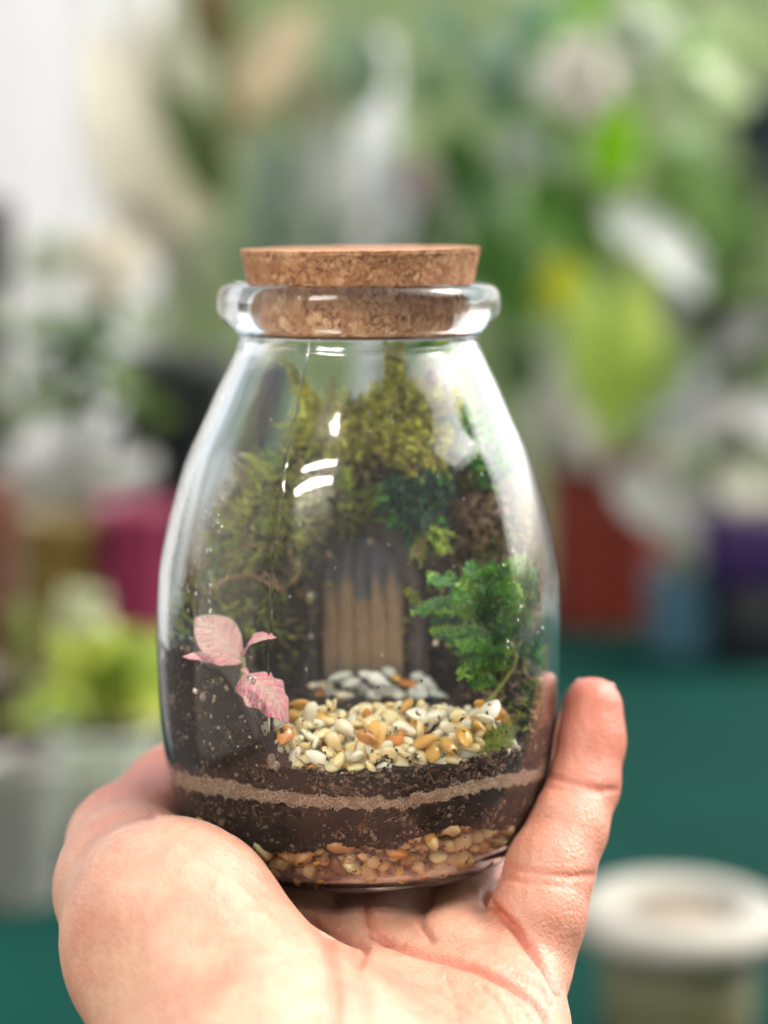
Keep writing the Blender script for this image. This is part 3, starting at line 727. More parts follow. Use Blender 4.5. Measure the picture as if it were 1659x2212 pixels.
for x, y, s, kd, rot in [(455, 1778, 4.6, 'cream', (0.3, 0.5, 0.2)), (565, 1825, 2.9, 'cream', (0.1, 1.1, 0)), (975, 1790, 3.0, 'tan', (0, 0.4, 0.4)), (935, 1815, 2.2, 'cream', (0, 1.2, 0)), (685, 1861, 0.75, 'yellow', (0, 0, 0)), (663, 1855, 0.8, 'tan', (0, 0, 0)), (860, 1840, 2.3, 'orange', (0, 0.3, 0)), (760, 1870, 2.2, 'cream', (0, .6, 0))]:
    a, z = wallpt(x, y); R = float(Rin(z))-s*0.55
    put_stone('gravel_stone', kd, 3, (JX+R*math.sin(a), JY-R*math.cos(a), z), s, (rot[0], rot[1], a+rot[2]), gr, 0.18)
# perlite flecks in the soil
pl = thing('perlite_flecks', W((JX-20, JY-25, -97)), 'scattered white perlite crumbs in the dark soil by the pink plant', 'perlite')
pm['perlite'] = pebble_mat('perlite', (0.70, 0.64, 0.55), (0.30, 0.22, 0.16), 0.8)
for x, y, s in [(432, 1490, 1.0), (448, 1502, 1.1), (471, 1503, 0.6), (520, 1487, 0.8), (497, 1486, 0.6), (577, 1570, 1.5), (590, 1643, 1.5), (600, 1650, 1.0), (470, 1510, 0.5), (545, 1590, 0.5), (610, 1618, 0.7), (640, 1625, 0.6), (520, 1610, 0.4), (480, 1570, 0.45), (450, 1600, 0.4), (560, 1650, 0.5), (400, 1480, 0.5), (415, 1590, 0.45), (380, 1560, 0.5), (505, 1590, 0.5), (560, 1610, 0.6), (535, 1555, 0.45), (465, 1545, 0.55), (430, 1630, 0.4), (600, 1600, 0.5), (690, 1660, 0.45), (840, 1660, 0.5), (1000, 1640, 0.6), (1110, 1615, 0.9), (1090, 1622, 0.9), (1070, 1560, 0.7), (420, 1540, 0.4), (500, 1545, 0.4), (627, 1600, 0.5)]:
    a, z = wallpt(x, y); R = float(Rin(z))+0.1
    put_stone('perlite_crumb', 'perlite', int(r_.integers(9)), (JX+R*math.sin(a), JY-R*math.cos(a), z), s, tuple(r_.uniform(0, 6, 3)), pl, 0.18)
for x, y, d, s in [(710, 1200, 405, 0.8), (671, 1286, 403, 0.9), (800, 1170, 405, 0.8), (672, 1372, 403, 0.6), (940, 1386, 395, 0.7), (955, 1365, 393, 0.6)]:
    put_stone('perlite_crumb', 'perlite', 2, Pmm(x, y, d), s, tuple(r_.uniform(0, 6, 3)), pl, 0.18)
# ------------------------------------------------------------------ arched wooden door at the back
def wood_mat():
    m, n, l, b = newmat('weathered_wood'); co = n.new('ShaderNodeTexCoord').outputs['Object']
    mp = n.new('ShaderNodeMapping'); mp.inputs['Scale'].default_value = (1, 1, 0.09); l.new(co, mp.inputs[0])
    t = tex(n, l, 'Noise', 900, 5, 0.7, mp.outputs[0])
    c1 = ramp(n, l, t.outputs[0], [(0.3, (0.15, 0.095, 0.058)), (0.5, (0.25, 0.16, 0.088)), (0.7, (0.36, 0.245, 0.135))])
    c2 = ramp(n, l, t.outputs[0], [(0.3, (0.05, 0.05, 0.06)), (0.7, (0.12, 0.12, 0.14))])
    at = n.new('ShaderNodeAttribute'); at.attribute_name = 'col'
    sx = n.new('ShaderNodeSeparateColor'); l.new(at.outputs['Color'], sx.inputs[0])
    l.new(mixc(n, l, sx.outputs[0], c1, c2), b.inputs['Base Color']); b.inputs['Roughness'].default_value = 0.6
    bump(n, l, b, t.outputs[0], 0.6, 0.0005); return m
WOOD = wood_mat()
barkm = simple('dark_bark', (0.085, 0.064, 0.062), 0.8, (0.04, 0.03, 0.03), 500, 0.9, 0.0008)
DD = 413.0
dc = Pmm(785, 1450, DD); dw = 13.0
door = thing('fairy_door', W(dc+np.array([0, 0, -3])), 'small arched wooden door of dark-topped planks set into the mossy bank', 'door')
edges = np.linspace(-8.4, 8.4, 6)
def archz(x, w_, hh): return hh*np.sqrt(np.clip(1-(x/w_)**2, 0, 1))
for i in range(5):
    x0, x1 = edges[i]+0.03, edges[i+1]-0.03; xs = np.linspace(x0, x1, 5); zs = np.linspace(0, 1, 26); v = []; c = []
    dep = [0, 0.12, -0.3, 0.08, 0.0][i]
    for t in zs:
        for x in xs:
            zt = 17.0+archz(x, 11.0, 11.0)
            z = -3+t*(zt+3); e = abs((x-(x0+x1)/2)/((x1-x0)/2))
            v.append(dc+np.array([x, -dep+0.15*e**4+0.15*math.sin(z*1.3+i*2), z]))
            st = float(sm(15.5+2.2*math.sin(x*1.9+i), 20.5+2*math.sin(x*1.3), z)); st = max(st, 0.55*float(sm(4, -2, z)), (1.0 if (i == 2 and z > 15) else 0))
            c.append((st, st, st, 1))
    v = np.array(v); n = len(v); b2 = v.copy(); b2[:, 1] += 2.0
    ff = grid_faces(26, 5); f2 = [tuple(reversed([k+n for k in q])) for q in ff]
    rim = [j for j in range(5)]+[k*5+4 for k in range(1, 26)]+[25*5+j for j in range(3, -1, -1)]+[k*5 for k in range(24, 0, -1)]
    f3 = [(rim[k], rim[k]+n, rim[(k+1) % len(rim)]+n, rim[(k+1) % len(rim)]) for k in range(len(rim))]
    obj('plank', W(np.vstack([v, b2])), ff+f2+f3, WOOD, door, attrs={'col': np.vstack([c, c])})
pts = [(x, 0, z) for x, z in [(-11.5, -4), (-11.6, 4), (-11.3, 12), (-10.6, 19), (-8, 25), (-4, 28.8), (0, 30), (4, 28.8), (8, 25), (10.6, 19), (11.4, 12), (11.7, 4), (11.6, -4)]]
v, f = tube(catmull(pts, 70)+dc+np.array([0, -0.3, 0]), 2.3, 14); v += 0.35*vnoise(v*0.9, 91)[:, None]*np.array([1, 1, 0.3])
obj('door_frame', W(v), f, barkm, door)

# ------------------------------------------------------------------ moss
def sprig(mb, base, d, L, leaf, n, col, r, bend=0.5, stem=0.09, jit=0.25):
    d = np.array(d, float); d /= np.linalg.norm(d); side = np.cross(d, r.normal(size=3)); side /= np.linalg.norm(side)+1e-9
    m = 6; t = np.linspace(0, 1, m)[:, None]
    pts = np.array(base)+d*t*L+side*(bend*L*t*t)
    tg = np.gradient(pts, axis=0); tg /= np.linalg.norm(tg, axis=1)[:, None]+1e-9
    V, Fc = tube(pts, np.linspace(stem, stem*0.4, m), 3); V = clampjar(V)
    col = np.array(col); mb.add(W(V), Fc, col*0.75)
    VV = []; FF = []; CC = []
    for k in range(n):
        u = (k+0.5)/n; i = min(m-2, int(u*(m-1))); p = pts[i]+(pts[i+1]-pts[i])*(u*(m-1)-i); tt = tg[i]
        a = r.normal(size=3); a -= tt*(a@tt); a /= np.linalg.norm(a)+1e-9; b = np.cross(tt, a)
        ll = leaf*(1.05-0.55*u)*r.uniform(0.7, 1.2); dr = a*0.8+tt*(0.5+0.5*u)+jit*r.normal(size=3); dr /= np.linalg.norm(dr)
        w_ = ll*0.24; j = len(VV)
        VV += [p-b*w_*0.4, p+b*w_*0.4, p+dr*ll*0.5+b*w_+a*0.03, p+dr*ll*0.5-b*w_+a*0.03, p+dr*ll+tt*ll*0.15]
        FF += [(j, j+1, j+2, j+3), (j+3, j+2, j+4)]
        CC.append(np.clip(col*r.uniform(0.7, 1.35), 0, 1))
    VV = clampjar(np.array(VV)); n0 = mb.n
    mb.v.append(W(VV)); mb.f += [tuple(q+n0 for q in w_) for w_ in FF]; mb.n += len(VV)
    cc = np.repeat(np.array(CC), 5, axis=0); mb.c.append(np.hstack([cc, np.ones((len(cc), 1))]))
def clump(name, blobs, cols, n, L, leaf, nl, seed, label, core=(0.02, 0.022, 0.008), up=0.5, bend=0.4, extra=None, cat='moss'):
    """blobs: (x px, y px, depth mm, rx, ry, rz mm)"""
    r = np.random.default_rng(seed); mb = MB(); iv, jf = ico(3)
    tot = sum(b[3]*b[5] for b in blobs)
    for (x, y, d, rx, ry, rz) in blobs:
        c = Pmm(x, y, d); e = np.array([rx, ry, rz])
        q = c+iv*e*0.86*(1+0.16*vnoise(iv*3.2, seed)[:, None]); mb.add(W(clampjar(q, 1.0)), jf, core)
        for _ in range(int(n*rx*rz/tot)):
            u = r.normal(size=3); u /= np.linalg.norm(u)
            if u[1] > 0.55: u[1] *= -1
            p = c+u*e*r.uniform(0.72, 0.98); dr = u+np.array([0, -0.15, up])+0.45*r.normal(size=3)
            col = np.array(cols[int(r.integers(len(cols)))])*r.uniform(0.75, 1.2)
            sprig(mb, p, dr, L*r.uniform(0.6, 1.3), leaf, nl, col, r, bend*r.normal())
    if extra: extra(mb, r)
    return tag(obj(name, mb.V(), mb.f, MOSS, attrs={'col': mb.A()}), label, cat, kind='stuff')
YG = [(0.72, 0.70, 0.12), (0.84, 0.80, 0.16), (0.56, 0.58, 0.10), (0.46, 0.38, 0.13)]
OL = [(0.381, 0.416, 0.088), (0.553, 0.553, 0.104), (0.243, 0.259, 0.069), (0.347, 0.243, 0.104)]
BR = [(0.304, 0.199, 0.117), (0.468, 0.316, 0.199), (0.211, 0.14, 0.082), (0.281, 0.257, 0.094)]
TN = [(0.714, 0.463, 0.305), (0.568, 0.357, 0.231), (0.84, 0.609, 0.42), (0.42, 0.357, 0.126)]
GR = [(0.104, 0.394, 0.056), (0.188, 0.6, 0.066), (0.056, 0.244, 0.056), (0.3, 0.675, 0.075)]
DG = [(0.045, 0.12, 0.075), (0.06, 0.15, 0.085), (0.03, 0.085, 0.055)]
LG = [(0.375, 0.506, 0.075), (0.225, 0.356, 0.056), (0.562, 0.637, 0.112)]
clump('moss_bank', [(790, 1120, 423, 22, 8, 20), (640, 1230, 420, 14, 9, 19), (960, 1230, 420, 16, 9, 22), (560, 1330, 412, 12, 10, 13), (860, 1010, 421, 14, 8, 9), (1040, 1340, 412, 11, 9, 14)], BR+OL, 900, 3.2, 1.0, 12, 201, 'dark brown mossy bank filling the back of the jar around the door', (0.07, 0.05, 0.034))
def spire(x0, y0, d0, x1, y1, d1, cols, k=60, leaf=1.7, wig=1.0):
    def g(mb, r):
        A, B = Pmm(x0, y0, d0), Pmm(x1, y1, d1); L = np.linalg.norm(B-A)
        for i in range(9):
            sprig(mb, A+r.normal(size=3)*0.7, B-A+r.normal(size=3)*0.9, L*r.uniform(0.6, 1.05), leaf*1.25, k, np.array(cols[i % len(cols)])*1.15, r, 0.05*r.normal(), 0.2, 0.4)
    return g
def multi(*g):
    def h(mb, r):
        for q in g: q(mb, r)
    return h
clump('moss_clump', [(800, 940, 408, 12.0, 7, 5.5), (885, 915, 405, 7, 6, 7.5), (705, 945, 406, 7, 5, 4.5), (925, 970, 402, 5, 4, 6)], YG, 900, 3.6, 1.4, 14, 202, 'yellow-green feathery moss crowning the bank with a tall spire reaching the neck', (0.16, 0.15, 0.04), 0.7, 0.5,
      multi(spire(930, 900, 402, 960, 850, 400, YG, 30, 1.3), spire(640, 1010, 404, 590, 985, 400, LG, 30, 1.3), spire(720, 900, 402, 735, 850, 400, YG, 30, 1.3), spire(868, 880, 405, 848, 722, 396, YG[:3], 70, 1.9), spire(852, 850, 404, 858, 760, 397, YG[:3], 40, 1.8), spire(700, 905, 402, 612, 786, 394, YG[:3], 70, 1.7), spire(690, 930, 402, 655, 840, 396, YG[:2], 36, 1.8), spire(985, 905, 403, 975, 815, 398, YG, 40, 1.2), spire(790, 900, 411, 830, 835, 409, YG, 30, 1.5), spire(755, 930, 405, 770, 860, 405, OL, 30, 1.4)))
clump('moss_clump', [(775, 1000, 411, 10, 6, 7), (660, 1020, 414, 8, 6, 7)], BR, 260, 4.0, 1.0, 10, 203, 'withered brown moss hanging below the yellow-green crown', (0.08, 0.055, 0.035), -0.3)
clump('moss_clump', [(745, 1085, 407, 6, 4, 4.5), (700, 1095, 410, 4, 4, 4)], OL+LG[:2], 190, 3.4, 1.2, 12, 204, 'olive green moss tuft with an upright sprig directly above the door', (0.03, 0.035, 0.01), 0.5, 0.4, spire(748, 1060, 403, 750, 1005, 403, LG, 26, 1.6))
clump('moss_clump', [(560, 1130, 414, 9, 8, 12), (500, 1200, 412, 6, 8, 9), (590, 1045, 412, 6, 6, 6), (620, 1150, 406, 5, 5, 8)], OL+LG[:2]+BR[:2], 520, 3.8, 1.3, 12, 205, 'dark olive moss behind the round pale leaf at the left', (0.055, 0.055, 0.025))
clump('moss_clump', [(650, 1005, 403, 4.5, 4, 4.5), (590, 1075, 402, 4.5, 4, 5.5), (545, 1150, 400, 4.0, 4, 6), (640, 1110, 402, 4, 4, 5)], OL+LG+YG[2:], 380, 3.6, 1.3, 13, 212, 'olive and lime moss trailing down the left side of the bank', (0.07, 0.07, 0.025), 0.2, 0.5)
clump('moss_clump', [(1020, 1020, 409, 8.5, 7, 8), (1090, 1120, 408, 8, 7, 9), (960, 980, 411, 5, 5, 5), (1000, 1120, 411, 7, 6, 7), (940, 850, 413, 3.0, 3, 6)], TN, 520, 4.6, 1.1, 10, 206, 'tan dried moss tangle right of the yellow-green crown', (0.07, 0.045, 0.03), 0.2, 0.6)
clump('moss_clump', [(1040, 960, 404, 5, 4, 6), (975, 925, 405, 3.5, 3, 4), (1060, 1010, 401, 3.5, 3, 4)], GR, 210, 3.0, 1.5, 14, 207, 'bright green leafy moss high at the right against the glass', (0.02, 0.05, 0.012))
clump('moss_clump', [(875, 1080, 398, 3.6, 3, 3.8), (935, 1055, 399, 3.0, 3, 3.0), (915, 1140, 396, 3.0, 3, 3.6)], DG+DG+GR[:1], 160, 2.6, 1.9, 14, 208, 'dark bluish green leafy moss hanging above the door\'s right side', (0.01, 0.03, 0.018), -0.2, 0.4, multi(spire(930, 1150, 393, 970, 1205, 391, LG, 20, 1.3), spire(920, 1160, 393, 890, 1215, 391, OL, 20, 1.2)))
clump('moss_clump', [(1130, 1230, 405, 7, 7, 10), (1120, 1480, 392, 6, 6, 9), (1150, 1560, 388, 4, 6, 5)], TN[:3]+OL+LG[:1], 360, 3.6, 1.0, 11, 209, 'pale olive and tan moss pressed against the right glass wall', (0.06, 0.05, 0.03))
clump('moss_clump', [(430, 1350, 396, 6, 7, 6.5), (520, 1330, 402, 8, 7, 6.5), (470, 1300, 404, 7, 6, 6)], OL+LG[:2]+[(0.16, 0.06, 0.02)], 330, 3.0, 1.0, 12, 210, 'low olive moss cushion behind the upper pink leaves', (0.05, 0.055, 0.025))
clump('moss_clump', [(1085, 1600, 374, 3.2, 1.8, 3.0), (1060, 1618, 372, 2.2, 1.4, 1.8)], LG[:2]+OL[:2], 260, 1.6, 0.7, 12, 211, 'small green moss strip on the soil at the right end of the pebbles', (0.04, 0.05, 0.012))
# spikemoss: fronds of tiny overlapping leaves
def frond(mb, pts, width, col, r, n=15):
    """branched frond: a rachis with side branchlets of minute leaflets"""
    pl_ = catmull(pts, n); tg = np.gradient(pl_, axis=0); tg /= np.linalg.norm(tg, axis=1)[:, None]+1e-9
    V, Fc = tube(pl_, np.linspace(0.14, 0.06, n), 4); mb.add(W(clampjar(V)), Fc, np.array(col)*0.8)
    nrm0 = np.array([0.2*r.normal(), -0.8, 0.55])
    VV = []; FF = []; CC = []
    for i in range(1, n):
        u = i/(n-1); wdt = width*(0.35+0.65*math.sin(PI*min(1, 0.2+u*0.75)))
        sd2 = np.cross(tg[i], nrm0); sd2 /= np.linalg.norm(sd2)+1e-9; nn = np.cross(sd2, tg[i])
        for s in (-1, 1):
            dr = sd2*s*0.8+tg[i]*0.6+nn*r.normal()*0.75; dr /= np.linalg.norm(dr); LB = wdt*r.uniform(0.7, 1.2); bc = np.array(col)*r.uniform(0.7, 1.3)
            nb = 6
            for q in range(nb):
                p = pl_[i]+dr*LB*(q+0.4)/nb
                for s2 in (-1, 1):
                    b0 = np.cross(dr, nn); b0 /= np.linalg.norm(b0)+1e-9
                    d2 = b0*s2*0.8+dr*0.6+nn*r.normal()*0.4; d2 /= np.linalg.norm(d2); ll = r.uniform(0.30, 0.55); pw = np.cross(d2, nn); pw /= np.linalg.norm(pw)+1e-9
                    j = len(VV); VV += [p, p+d2*ll*0.5+pw*ll*0.3+nn*0.08*ll, p+d2*ll, p+d2*ll*0.5-pw*ll*0.3+nn*0.08*ll]; FF.append((j, j+1, j+2, j+3)); CC += [np.clip(bc*r.uniform(0.7, 1.4), 0, 1)]*4
    VV = clampjar(np.array(VV)); n0 = mb.n; mb.v.append(W(VV)); mb.f += [tuple(k+n0 for k in q) for q in FF]; mb.n += len(VV)
    cc = np.array(CC); mb.c.append(np.hstack([cc, np.ones((len(cc), 1))]))
sp_ = thing('spikemoss_plant', W(Pmm(1050, 1515, 380)), 'bright green spikemoss with overlapping fronds and a curved bare stem at the right', 'plant')
r_ = np.random.default_rng(31)
v, f = tube(catmull([Pmm(1050, 1515, 380), Pmm(1078, 1478, 380), Pmm(1102, 1440, 380), Pmm(1108, 1412, 380), Pmm(1095, 1385, 381), Pmm(1078, 1355, 382), Pmm(1080, 1310, 384)], 30), np.linspace(0.42, 0.3, 30), 8)
obj('stem', W(v), f, simple('green_stem', (0.27, 0.29, 0.06), 0.5, (0.2, 0.2, 0.05), 300), sp_)
FR = colmat('frond', 0.38, 0.3, 0.25, 1800, 0.5)
def add_frond(pp, wdt, col):
    mb = MB(); frond(mb, pp, wdt, col, r_); obj('frond', mb.V(), mb.f, FR, sp_, attrs={'col': mb.A()})
bright = [(0.11, 0.33, 0.045), (0.19, 0.47, 0.05), (0.06, 0.21, 0.04), (0.045, 0.16, 0.045), (0.30, 0.52, 0.06), (0.24, 0.42, 0.05)]
for x0, y0, x1, y1, d in [(1060, 1300, 1010, 1235, 381), (1060, 1290, 1070, 1222, 382), (1080, 1290, 1130, 1218, 382), (1090, 1300, 1165, 1240, 384), (1095, 1320, 1170, 1290, 383), (1040, 1310, 975, 1262, 381), (1030, 1330, 990, 1290, 379), (1070, 1330, 1050, 1272, 378), (1100, 1340, 1110, 1270, 379), (1010, 1280, 935, 1255, 384), (1110, 1350, 1160, 1330, 381), (1060, 1290, 1100, 1215, 386), (1120, 1300, 1150, 1222, 386), (1040, 1270, 1020, 1225, 386),
                          (1075, 1380, 1110, 1350, 379), (1070, 1395, 1095, 1345, 378), (1060, 1400, 1020, 1390, 380), (1050, 1440, 985, 1400, 381), (1050, 1460, 990, 1445, 380), (1060, 1450, 1035, 1400, 379), (1060, 1480, 1010, 1480, 381), (1070, 1460, 1075, 1400, 378), (1080, 1420, 1100, 1400, 378), (1050, 1380, 960, 1375, 384), (1040, 1360, 930, 1370, 386), (1040, 1470, 1000, 1420, 384), (1055, 1350, 1035, 1310, 384), (1100, 1380, 1160, 1390, 384), (1110, 1400, 1170, 1430, 386), (990, 1300, 905, 1320, 386), (1000, 1340, 940, 1330, 386)]:
    for k in range(3):
        A = Pmm(x0, y0, d+3)+r_.normal(size=3)*0.6; B = Pmm(x1, y1, d-1.5)+r_.normal(size=3)*0.9; M = (A+B)/2+np.array([r_.normal()*0.8, -1.2, 1.2])
        add_frond([A, M, B], r_.uniform(1.3, 2.1), np.array(bright[int(r_.integers(6))])*r_.uniform(0.8, 1.15))
for x0, y0, x1, y1 in [(905, 1310, 875, 1275), (960, 1280, 925, 1240)]:
    add_frond([Pmm(x0, y0, 388), (Pmm(x0, y0, 388)+Pmm(x1, y1, 386))/2+[0, 0, 0.5], Pmm(x1, y1, 386)], 1.2, (0.26, 0.30, 0.045))

# ------------------------------------------------------------------ leaves
def leaf_geo(base, tip, nrm, width, curl=0.15, cup=0.2, nu=18, nv=9, shape=1.0, wav=0.0, peak=0.42, fold=0.0):
    base, tip, nrm = [np.array(q, float) for q in (base, tip, nrm)]
    ax = tip-base; L = np.linalg.norm(ax); ax /= L; nrm = nrm-ax*(nrm@ax); nrm /= np.linalg.norm(nrm); sd2 = np.cross(ax, nrm)
    v = []; luv = []
    for i in range(nu):
        u = i/(nu-1); e = math.log(0.5)/math.log(peak); wd = width*max(0.02, math.sin(PI*min(0.995, max(0.008, u**e)))**shape)
        ctr = base+ax*L*u+nrm*(curl*L*math.sin(PI*u)-fold*L*u*u*u)
        for j in range(nv):
            s = 2*j/(nv-1)-1
            z = cup*wd*(abs(s)**1.5)+wav*wd*math.sin(u*22+s*2)*abs(s)**2
            v.append(ctr+sd2*s*wd+nrm*z); luv.append((u, s, 0))
    return np.array(v), grid_faces(nu, nv), np.array(luv)
def leaf(name, parent, base, tip, nrm, width, mat, inmm=True, **kw):
    v, f, luv = leaf_geo(base, tip, nrm, width, **kw)
    if kw.get('_clamp', False): v = clampjar(v)
    return obj(name, W(v) if inmm else v, f, mat, parent, attrs={'luv': luv})
def fittonia_mat(c0=(0.90, 0.14, 0.26), c1=(0.93, 0.36, 0.42)):
    m, n, l, b = newmat('pink_nerve_leaf'); out = [q for q in n if q.type == 'OUTPUT_MATERIAL'][0]
    at = n.new('ShaderNodeAttribute'); at.attribute_name = 'luv'
    sx = n.new('ShaderNodeSeparateXYZ'); l.new(at.outputs['Vector'], sx.inputs[0])
    def M(op, a, b2=None, c=None):
        q = n.new('ShaderNodeMath'); q.operation = op
        for i, v_ in enumerate((a, b2, c)):
            if v_ is None: continue
            if isinstance(v_, (int, float)): q.inputs[i].default_value = v_
            else: l.new(v_, q.inputs[i])
        return q.outputs[0]
    ab = M('ABSOLUTE', sx.outputs[1])
    nz_ = tex(n, l, 'Noise', 700, 3, 0.6)
    ph = M('MULTIPLY_ADD', ab, -0.22, sx.outputs[0]); ph = M('MULTIPLY_ADD', nz_.outputs[0], 0.05, ph)
    st = M('PINGPONG', M('MULTIPLY', ph, 8.0), 0.5)         # 0 at veins
    vein = ramp(n, l, st, [(0.0, (1, 1, 1)), (0.22, (0, 0, 0))])
    mid = ramp(n, l, ab, [(0.0, (1, 1, 1)), (0.07, (0.5, 0.5, 0.5)), (0.5, (0, 0, 0))])
    cells = tex(n, l, 'Voronoi', 1100); cells.feature = 'DISTANCE_TO_EDGE'
    net = ramp(n, l, cells.outputs['Distance'], [(0.0, (0.8, 0.8, 0.8)), (0.10, (0, 0, 0))])
    base = ramp(n, l, nz_.outputs[0], [(0.3, c0), (0.7, c1)])
    col = mixc(n, l, net, base, (0.90, 0.62, 0.58))
    col = mixc(n, l, vein, col, (0.92, 0.68, 0.58)); col = mixc(n, l, mid, col, (0.9, 0.66, 0.55))
    fl = tex(n, l, 'Noise', 900, 2, 0.5)
    col = mixc(n, l, ramp(n, l, fl.outputs[0], [(0.60, (0, 0, 0)), (0.68, (0.55, 0.55, 0.55))]), col, (0.45, 0.42, 0.16))
    ed = ramp(n, l, ab, [(0.93, (0, 0, 0)), (1.0, (0.8, 0.8, 0.8))])
    col = mixc(n, l, ed, col, (0.09, 0.13, 0.05))
    l.new(col, b.inputs['Base Color']); b.inputs['Roughness'].default_value = 0.38
    bump(n, l, b, M('MULTIPLY_ADD', net, -0.6, M('MULTIPLY', vein, -1.0)), 0.7, 0.0006)
    tr = n.new('ShaderNodeBsdfTranslucent'); l.new(col, tr.inputs[0]); mx = n.new('ShaderNodeMixShader'); mx.inputs[0].default_value = 0.22
    l.new(b.outputs[0], mx.inputs[1]); l.new(tr.outputs[0], mx.inputs[2]); l.new(mx.outputs[0], out.inputs[0]); return m
FIT = fittonia_mat(); FITP = fittonia_mat((0.80, 0.34, 0.36), (0.88, 0.56, 0.52))
stemm = simple('pale_green_stem', (0.30, 0.33, 0.12), 0.45, (0.24, 0.24, 0.09), 400)
ft = thing('pink_nerve_plant', W(Pmm(540, 1475, 374)), 'small plant with veined pink leaves on the dark soil mound at the left', 'plant')
leaf('leaf', ft, Pmm(528, 1425, 377), Pmm(430, 1332, 379), (0.10, -0.85, 0.35), 4.0, FITP, cup=0.26, wav=0.09, peak=0.52, curl=0.06, shape=0.85, nv=13, nu=26)
leaf('leaf', ft, Pmm(528, 1420, 376), Pmm(600, 1376, 371), (-0.25, -0.35, 0.9), 2.3, FIT, cup=0.3, wav=0.04, curl=0.16, shape=0.9, nv=13, nu=26)
leaf('leaf', ft, Pmm(526, 1428, 374), Pmm(394, 1418, 374), (0.05, -0.28, 0.95), 2.6, FIT, cup=-0.35, wav=0.05, curl=0.12, shape=0.8, nv=13, nu=26)
leaf('leaf', ft, Pmm(530, 1456, 370), Pmm(626, 1562, 367), (0.50, -0.62, 0.60), 5.0, FIT, cup=-0.28, wav=0.11, curl=0.17, shape=0.95, peak=0.36, nv=15, nu=30)
leaf('leaf', ft, Pmm(545, 1468, 370), Pmm(520, 1447, 367), (0, -0.6, 0.8), 1.2, FIT, cup=0.3)
v, f = tube(catmull([Pmm(530, 1480, 374), Pmm(528, 1455, 376), Pmm(527, 1420, 377)], 14), np.linspace(0.75, 0.5, 14), 10); obj('stem', W(v), f, stemm, ft)
v, f = tube(catmull([Pmm(532, 1476, 373), Pmm(536, 1468, 371), Pmm(545, 1462, 369)], 10), 0.5, 8); obj('stem', W(v), f, stemm, ft)
# small jungle leaves and twigs on the left
sage = leafmat('sage_leaf', (0.24, 0.36, 0.22), (0.18, 0.28, 0.16), 0.45, 0.3); mossleaf = leafmat('olive_leaf', (0.13, 0.20, 0.05), (0.09, 0.15, 0.04), 0.45, 0.35); limeleaf = leafmat('lime_leaf', (0.36, 0.40, 0.07), (0.26, 0.30, 0.05), 0.45, 0.35)
sv = thing('creeping_plant', W(Pmm(470, 1300, 402)), 'rounded pale green leaves on a thin stem by the left glass wall', 'plant')
leaf('leaf', sv, Pmm(500, 1255, 406), Pmm(432, 1265, 404), (0.1, -1, 0.25), 3.2, sage, shape=0.5, peak=0.5)
leaf('leaf', sv, Pmm(500, 1245, 408), Pmm(460, 1125, 408), (0.2, -0.9, 0.1), 3.4, mossleaf, shape=0.8)
leaf('leaf', sv, Pmm(565, 1022, 401), Pmm(520, 982, 399), (0.5, -0.7, 0.5), 1.2, limeleaf, shape=0.6)
v, f = tube(catmull([Pmm(480, 1320, 403), Pmm(500, 1240, 404), Pmm(530, 1130, 405), Pmm(575, 1090, 404), Pmm(573, 1020, 401)], 30), 0.4, 7); obj('stem', W(v), f, simple('brown_green_stem', (0.25, 0.16, 0.06), 0.6, (0.17, 0.11, 0.04), 300), sv)
twm = simple('dry_twig', (0.24, 0.135, 0.065), 0.7, (0.13, 0.07, 0.035), 500, 0.4, 0.0004)
tw = thing('dry_twig', W(Pmm(470, 1280, 396)), 'thin forked brown twig lying left of the wooden door', 'twig')
for pts, r0 in [([(440, 1290), (490, 1252), (545, 1245), (590, 1265), (605, 1272), (640, 1248), (645, 1215)], 0.42), ([(605, 1272), (590, 1250), (570, 1235)], 0.35), ([(490, 1252), (500, 1225), (506, 1212)], 0.3)]:
    v, f = tube(catmull([Pmm(x, y, 394+3*math.sin(x*0.05)) for x, y in pts], 26), np.linspace(r0, r0*0.6, 26), 7); obj('branch', W(clampjar(v)), f, twm, tw)
tw2 = tag(obj('dry_twig', *(lambda q: (W(q[0]), q[1]))(tube(catmull([Pmm(846, 955, 403), Pmm(870, 985, 401), Pmm(905, 1030, 399), Pmm(930, 1050, 398)], 24), np.linspace(0.5, 0.7, 24), 8)), twm), 'short knobbly pale twig slanting below the yellow-green moss', 'twig')

# fine condensation on the inside of the left wall
r_ = np.random.default_rng(404); mb = MB(); iv, jf = ico(2)
for _ in range(420):
    if r_.random() < 0.6: a = r_.uniform(-1.25, -0.75); z = r_.uniform(-84, -48)
    else: a = r_.uniform(-1.3, 1.3); z = r_.uniform(-82, -30)
    s_ = 0.09+0.26*r_.random()**3; R = float(Rin(z))-0.02
    nrm = np.array([math.sin(a), -math.cos(a), 0]); tg2 = np.array([math.cos(a), math.sin(a), 0])
    q = np.array([JX, JY, z])+nrm*(R-s_*0.25)+iv[:, 0:1]*s_*tg2+iv[:, 1:2]*nrm*s_*0.3+iv[:, 2:3]*np.array([0, 0, s_*r_.uniform(0.9, 1.3)])
    mb.add(W(q), jf)
tag(obj('condensation', mb.V(), mb.f, water), 'fine mist of tiny water droplets on the inside of the glass', 'droplets', kind='stuff')
